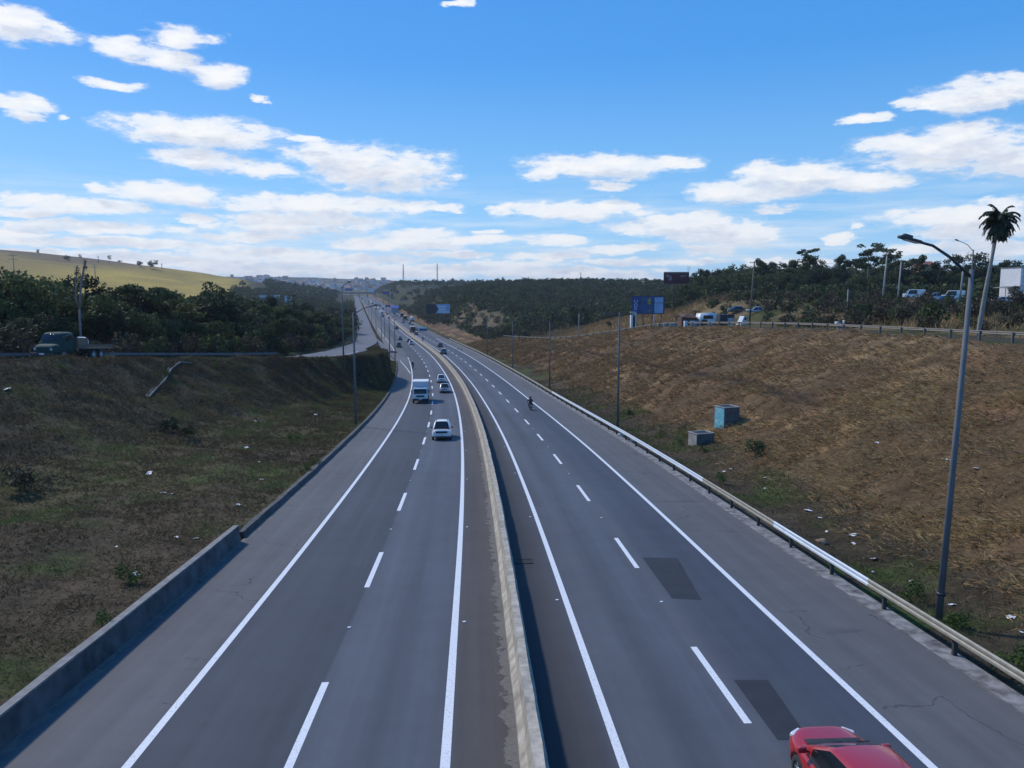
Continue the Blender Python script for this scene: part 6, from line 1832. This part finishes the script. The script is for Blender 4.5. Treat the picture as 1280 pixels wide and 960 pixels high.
mb = MB(); mb.add([(-5 * kk, -5.2, z_ - .2), (5 * kk, -5.2, z_ - .2), (5 * kk, 5, z_ + 2.2), (-5 * kk, 5, z_ + 2.2)], [(0, 1, 2, 3)], M['signblue']); mb.build('roof', o)
# lattice masts
def mast(x, ybase, ytop, d, label):
    p = at_depth(x, d); h = zc(ytop, d) - p.z
    o = thing('radio_mast', label, 'mast', p)
    mb = MB(); w = 1.1
    for sx, sy in ((-1, -1), (1, -1), (1, 1), (-1, 1)): mb.tube([(sx * w, sy * w, -1), (sx * w * .35, sy * w * .35, h)], .28, M['pole'], 4)
    n = int(h / 5)
    for i in range(n):
        f0 = 1 - .65 * i / n; f1 = 1 - .65 * (i + 1) / n
        for a, b in (((-1, -1), (1, -1)), ((1, -1), (1, 1)), ((1, 1), (-1, 1)), ((-1, 1), (-1, -1))):
            mb.tube([(a[0] * w * f0, a[1] * w * f0, h * i / n), (b[0] * w * f1, b[1] * w * f1, h * (i + 1) / n)], .14, M['pole'], 4, cap=False)
    mb.build('lattice', o)
    mb = MB(); mb.tube([(0, 0, h), (0, 0, h + 3)], .12, M['iron'], 5); mb.build('antenna', o)
    return o
mast(505.5, 352, 331, 1350, 'tall thin radio mast on the far hill, left of two')
mast(547.5, 353, 330, 1350, 'tall thin radio mast on the far hill, right of two')
def pylon(x, ytop, d, label):
    p = at_depth(x, d); h = zc(ytop, d) - p.z
    o = thing('power_pylon', label, 'pylon', p); mb = MB()
    mb.tube([(0, 0, -1), (0, 0, h)], [.5, .2], M['pole'], 5); mb.build('tower', o)
    for k in (.82, .95):
        mb = MB(); mb.box((0, 0, h * k), (h * .32, .3, .3), M['pole']); mb.build('crossarm', o)
pylon(129, 321, 900, 'lattice power pylon on the crest of the yellow hill')
pylon(207, 330, 900, 'thin power pole at the low end of the yellow hill crest')
pylon(24, 318, 620, 'power pole standing on the flank of the yellow hill at the far left')
pylon(124, 331, 700, 'power pole halfway down the yellow hill')
# town on the far hillside
HM = []
for k in range(6):
    rg = np.random.default_rng(500 + k); mb = MB(); w, d, h = rg.uniform(8, 14), rg.uniform(7, 11), rg.uniform(4, 9)
    wm = M[('house_wall', 'house_wall_b', 'house_wall_c', 'house_wall', 'house_wall_b', 'house_wall')[k]]; rm = M[('roof_tile', 'roof_grey', 'roof_tile', 'roof_grey', 'roof_tile', 'roof_grey')[k]]
    mb.box((0, 0, h / 2 - 1.5), (w, d, h + 3), wm)
    if k % 2 == 0: mb.add([(-w * .55, -d * .55, h), (w * .55, -d * .55, h), (w * .55, d * .55, h), (-w * .55, d * .55, h), (-w * .55, 0, h + 2), (w * .55, 0, h + 2)], [(0, 1, 5, 4), (2, 3, 4, 5), (0, 4, 3), (1, 2, 5)], rm)
    else: mb.box((0, 0, h + .2), (w * 1.05, d * 1.05, .4), rm)
    for q in (-.28, .02, .3): mb.box((w * q, -d / 2 - .02, h * .55), (1.3, .06, 1.4), M['dark_opening'])
    o_ = mb.build('house'); HM.append(o_.data); bpy.data.objects.remove(o_)
rg = np.random.default_rng(900); n = 0; tries = 0
while n < 290 and tries < 4000:
    tries += 1
    px_ = rg.uniform(236, 492); d = rg.uniform(1900, 3250); X = (px_ - 640) / FPX * d
    if px_ < 330 and d > 2900 and rg.uniform() < .5: continue
    t, u = unworld(X, d)
    if abs(float(u)) < 32 and d < 2300: continue
    z = float(hzw(X, d)); _, yy = px_of(X, d, z)
    if yy < 344.5 and rg.uniform() < .7: continue
    if fbm(X * .004, d * .004, 55, 3) < .42: continue
    o = link_obj('town_house', HM[rg.integers(6)], None, (X, d, z)); o.rotation_euler = (0, 0, rg.uniform(-.7, .7) + rg.choice([0, 1.57])); s = rg.uniform(.95, 1.8); o.scale = (s, s, s)
    tag(o, 'tiny pale house in the town spread over the distant hillside', 'house', 'houses of the distant town'); n += 1
# blocks of flats and silver roofs seen over the left woodland
for x, y0, y1, d, w, m_, lab in ((292, 360, 349, 1650, 9, 'house_wall', 'taller pale block at the near edge of the town, leftmost'), (314, 362, 350, 1600, 10, 'house_wall_c', 'taller grey block at the near edge of the town beside the leftmost pale one'), (349, 366, 356, 1300, 8, 'house_wall', 'pale block low in the town above the woodland'),
        (411, 370, 362, 1500, 10, 'house_wall', 'white block at the right end of the town above the woodland'), (331, 372, 369, 620, 9, 'truckbox', 'low silvery roofed shed among the trees, left one'), (345, 373, 369, 620, 12, 'truckbox', 'wide silvery roofed shed among the trees, middle one'), (362, 377, 370, 560, 8, 'truckbox', 'tall silvery shed among the trees, right one')):
    p = at_depth(x, d); kk = d / FPX; ht = max(4, zc(y1, d) - p.z)
    o = thing('town_block' if m_ != 'truckbox' else 'metal_shed', lab, 'building', p, (0, 0, R(8)))
    mb = MB(); mb.box((0, 0, ht / 2 - 1), (w * kk, w * kk * .7, ht + 2), M[m_]); mb.build('wall', o)
    mb = MB(); mb.box((0, 0, ht + .25), (w * kk * 1.03, w * kk * .73, .5), M['walltop']); mb.build('roof', o)
    if m_ != 'truckbox':
        for r_ in range(2):
            for c_ in range(3):
                mb = MB(); mb.box((w * kk * (-.3 + .3 * c_), -w * kk * .35 - .03, ht * (.4 + .3 * r_)), (w * kk * .12, .08, ht * .13), M['dark_opening']); mb.build('window', o)
    else:
        mb = MB(); mb.box((0, -w * kk * .35 - .03, ht * .4), (w * kk * .3, .08, ht * .6), M['dark_opening']); mb.build('door', o)
for x, y, d, w, m_, lab in ((521, 366, 1150, 16, 'ochre', 'ochre hillside house left of the bare patch below the masts'), (540, 363.5, 1180, 12, 'ochre', 'ochre hillside house right of the bare patch below the masts'), (490, 360, 1250, 6, 'white', 'small white house among the trees above the blue direction sign'), (504, 371, 1000, 5, 'white', 'small white house above the blue roofed shed')):
    p = at_depth(x, d); kk = d / FPX
    o = thing('hillside_house', lab, 'house', p, (0, 0, R(-8)))
    w *= .5
    mb = MB(); mb.box((0, 0, 1.8), (w * kk, w * kk * .5, 6), M[m_]); mb.build('wall', o)
    mb = MB(); mb.box((0, 0, 5.0), (w * kk * 1.05, w * kk * .54, .4), M['roof_tile']); mb.build('roof', o)
# ------------------------------------------------------------------ air
hm = bpy.data.materials.new('haze_air'); hm.use_nodes = True
hn = hm.node_tree; hn.nodes.remove(hn.nodes['Principled BSDF'])
pv_ = N(hn, 'ShaderNodeVolumePrincipled'); pv_.inputs['Color'].default_value = (.72, .82, .95, 1); pv_.inputs['Density'].default_value = .00011; pv_.inputs['Anisotropy'].default_value = .2
hn.links.new(pv_.outputs[0], hn.nodes['Material Output'].inputs['Volume'])
mb = MB(); mb.box((0, 2200, 55), (9400, 5600, 150), hm); hb_ = mb.build('haze'); tag(hb_, kind='stuff')
# ------------------------------------------------------------------ sun and sky
SUN = Vector((-.66, .50, .82)).normalized()
sd = bpy.data.lights.new('sun', 'SUN'); sd.energy = 3.2; sd.angle = R(4.5); sd.color = (1, .92, .81)
so = bpy.data.objects.new('sun', sd); COL.objects.link(so); so.rotation_euler = SUN.to_track_quat('Z', 'Y').to_euler()
so.location = (0, 0, 60)
W = bpy.data.worlds.new('World'); SC.world = W; W.use_nodes = True
nt = W.node_tree
bg = nt.nodes['Background']
sky = N(nt, 'ShaderNodeTexSky'); sky.sky_type = 'NISHITA'; sky.sun_disc = False
sky.sun_elevation = math.asin(SUN.z); sky.sun_rotation = math.atan2(SUN.x, SUN.y)
sky.air_density = 1.0; sky.dust_density = .6; sky.ozone_density = 2.5; sky.altitude = 800
hs = N(nt, 'ShaderNodeHueSaturation'); hs.inputs['Saturation'].default_value = 1.28; hs.inputs['Hue'].default_value = .497
hs.inputs['Value'].default_value = 1.0
nt.links.new(mixc(nt, 1.0, sky.outputs[0], (1.12, 1.10, 1.22), 'MULTIPLY'), hs.inputs['Color'])
tc = N(nt, 'ShaderNodeTexCoord')
vn = N(nt, 'ShaderNodeVectorMath', operation='NORMALIZE'); nt.links.new(tc.outputs['Generated'], vn.inputs[0])
sp = N(nt, 'ShaderNodeSeparateXYZ'); nt.links.new(vn.outputs[0], sp.inputs[0])
az = mth(nt, 'ARCTAN2', sp.outputs[0], sp.outputs[1]); el = mth(nt, 'ARCSINE', sp.outputs[2])
# group: cloud cover at (azimuth, elevation)
CL = [(25,33,66,24),(75,36,14,8),(165,64,56,17),(225,45,48,14),(215,74,42,19),(270,96,42,18),(145,107,44,9),(20,130,46,13),(30,146,20,8),(72,148,12,5),
 (255,167,112,23),(215,160,60,14),(250,199,74,16),(328,213,42,11),(380,176,18,7),(465,212,108,31),(430,200,70,22),(205,241,74,14),(130,236,28,8),(100,256,112,11),(40,246,50,8),(50,264,64,8),(240,271,26,7),
 (400,256,142,15),(372,276,120,18),(520,258,30,9),(562,258,26,6),(630,264,20,8),(118,284,118,10),(20,290,60,9),(310,295,72,8),(520,291,56,10),(600,300,46,8),(500,303,100,11),(610,288,20,5),
 (150,305,200,8),(330,316,110,8),(190,325,260,10),(430,326,110,8),(560,318,60,6),(500,340,220,9),(60,320,120,9),(340,338,200,9),
 (755,208,112,17),(840,203,42,10),(695,217,52,8),(762,232,32,8),(715,263,90,14),(760,258,40,10),(700,299,58,8),(770,310,58,7),(690,320,60,6),(1005,224,95,24),(1080,228,80,15),(925,240,66,17),(965,262,34,7),(960,212,40,12),
 (855,283,92,16),(900,297,82,13),(935,290,50,12),(830,274,60,9),(1085,150,36,7),(1220,118,80,25),(1260,110,50,22),(1150,130,34,9),(1190,185,118,31),(1260,196,70,26),(1120,178,60,14),(1190,270,100,14),(1225,286,90,18),(1255,256,46,14),(1055,296,26,7),(1065,282,14,5),
 (890,313,36,9),(640,331,66,8),(760,327,56,6),(850,329,56,6),(1130,312,50,10),(1230,312,90,14),(980,330,70,9),(720,342,120,8),(580,2,16,5),(335,122,14,5),(880,312,30,6)]
gt_ = bpy.data.node_groups.new('cloud_cover', 'ShaderNodeTree')
gt_.interface.new_socket('az', in_out='INPUT', socket_type='NodeSocketFloat'); gt_.interface.new_socket('el', in_out='INPUT', socket_type='NodeSocketFloat')
gt_.interface.new_socket('cover', in_out='OUTPUT', socket_type='NodeSocketFloat')
gi = N(gt_, 'NodeGroupInput'); go = N(gt_, 'NodeGroupOutput')
gaz, gel = gi.outputs[0], gi.outputs[1]
cv = N(gt_, 'ShaderNodeCombineXYZ'); gt_.links.new(gaz, cv.inputs[0]); gt_.links.new(mth(gt_, 'MULTIPLY', gel, 2.6), cv.inputs[1])
wn = N(gt_, 'ShaderNodeTexNoise'); wn.inputs['Scale'].default_value = 14; wn.inputs['Detail'].default_value = 5; wn.inputs['Roughness'].default_value = .6
gt_.links.new(cv.outputs[0], wn.inputs['Vector'])
wsep = N(gt_, 'ShaderNodeSeparateColor'); gt_.links.new(wn.outputs['Color'], wsep.inputs[0])
waz = mth(gt_, 'MULTIPLY_ADD', mth(gt_, 'SUBTRACT', wsep.outputs[0], .5), .085, gaz)
wel = mth(gt_, 'MULTIPLY_ADD', mth(gt_, 'SUBTRACT', wsep.outputs[1], .5), .026, gel)
acc = None
for (cx, cy, rx, ry) in CL:
    d = ray(cx, cy); a = math.atan2(d.x, d.y); e = math.asin(d.normalized().z)
    d2 = ray(cx + rx, cy); ra = abs(math.atan2(d2.x, d2.y) - a)
    d3 = ray(cx, cy - ry); re = abs(math.asin(d3.normalized().z) - e)
    x = mth(gt_, 'MULTIPLY', mth(gt_, 'SUBTRACT', waz, a), 1 / ra); y = mth(gt_, 'MULTIPLY', mth(gt_, 'SUBTRACT', wel, e), 1 / re)
    # flatter base: squash distances below the centre
    y = mth(gt_, 'MULTIPLY', y, 1.0)
    v = mth(gt_, 'SUBTRACT', 1.0, mth(gt_, 'MULTIPLY_ADD', x, x, mth(gt_, 'MULTIPLY', y, y)))
    acc = v if acc is None else mth(gt_, 'SMOOTH_MAX', acc, v, .25)
fb = noise(gt_, cv.outputs[0], 22, 8, .62); fb2 = noise(gt_, cv.outputs[0], 60, 7, .66)
dn = mth(gt_, 'ADD', acc, mth(gt_, 'ADD', mth(gt_, 'MULTIPLY', mth(gt_, 'SUBTRACT', fb, .5), 2.6), mth(gt_, 'MULTIPLY', mth(gt_, 'SUBTRACT', fb2, .5), 1.3)))
gt_.links.new(mth(gt_, 'MULTIPLY', dn, 1.0), go.inputs[0])
def cover(da, de):
    n = N(nt, 'ShaderNodeGroup'); n.node_tree = gt_
    nt.links.new(mth(nt, 'ADD', az, da), n.inputs[0]); nt.links.new(mth(nt, 'ADD', el, de), n.inputs[1])
    return n.outputs[0]
cv3 = N(nt, 'ShaderNodeCombineXYZ'); nt.links.new(az, cv3.inputs[0]); nt.links.new(mth(nt, 'MULTIPLY', el, 2.4), cv3.inputs[1])
c0 = cover(0, 0); c1 = cover(-.010, .017); 
alpha = ramp(nt, mth(nt, 'MULTIPLY_ADD', c0, .5, .3), [(.16, 0.0), (.34, .22), (.52, .80), (.85, 1.0)])
fr = mth(nt, 'GREATER_THAN', sp.outputs[1], 0.0)
# a thin veil of small far clouds low above the horizon
cv2 = N(nt, 'ShaderNodeCombineXYZ'); nt.links.new(mth(nt, 'MULTIPLY', az, 3.0), cv2.inputs[0]); nt.links.new(mth(nt, 'MULTIPLY', el, 34.0), cv2.inputs[1])
veil = ramp(nt, noise(nt, cv2.outputs[0], 1.6, 6, .6), [(.44, 0.0), (.66, 1.0)])
lowb = ramp(nt, el, [(0.0, 1.0), (.075, .75), (.15, 0.0)])
veil = mth(nt, 'MULTIPLY', mth(nt, 'MULTIPLY', veil, lowb), .8)
glow = mth(nt, 'MULTIPLY', ramp(nt, el, [(0.0, 1.0), (.12, .35), (.26, 0.0)]), .3)
shade = ramp(nt, c1, [(.1, 0.0), (.9, 1.0)])
cn = ramp(nt, noise(nt, cv3.outputs[0], 26, 8, .68), [(.34, .35), (.66, 1.0)])
ccol = mixc(nt, mth(nt, 'MULTIPLY', mth(nt, 'MULTIPLY', shade, cn), .95), (7.5, 7.6, 7.75), (4.9, 5.35, 6.3))
tint = ramp(nt, mth(nt, 'MULTIPLY', el, 2.0), [(0.0, (.24, .50, .77)), (.20, (.155, .42, .735)), (.56, (.056, .272, .68)), (1.0, (.040, .215, .60))])
tn = N(nt, 'ShaderNodeVectorMath', operation='SCALE'); nt.links.new(tint, tn.inputs[0]); tn.inputs['Scale'].default_value = 10.0
base = mixc(nt, .75, hs.outputs[0], tn.outputs[0])
base = mixc(nt, mth(nt, 'MULTIPLY', glow, .6), base, (4.6, 6.4, 8.0))
base = mixc(nt, veil, base, (6.6, 7.1, 7.7))
col = mixc(nt, mth(nt, 'MULTIPLY', alpha, fr), base, ccol)
nt.links.new(col, bg.inputs['Color']); bg.inputs['Strength'].default_value = .13

# ------------------------------------------------------------------ view and renderer
vs = SC.view_settings
vs.view_transform = 'Standard'; vs.look = 'None'; vs.exposure = 0.0; vs.gamma = 1.0; vs.use_curve_mapping = False
SC.render.engine = 'CYCLES'
SC.cycles.use_denoising = True
SC.cycles.max_bounces = 6; SC.cycles.transparent_max_bounces = 6
SC.cycles.sample_clamp_indirect = 4
W.cycles.sampling_method = 'MANUAL'; W.cycles.sample_map_resolution = 512
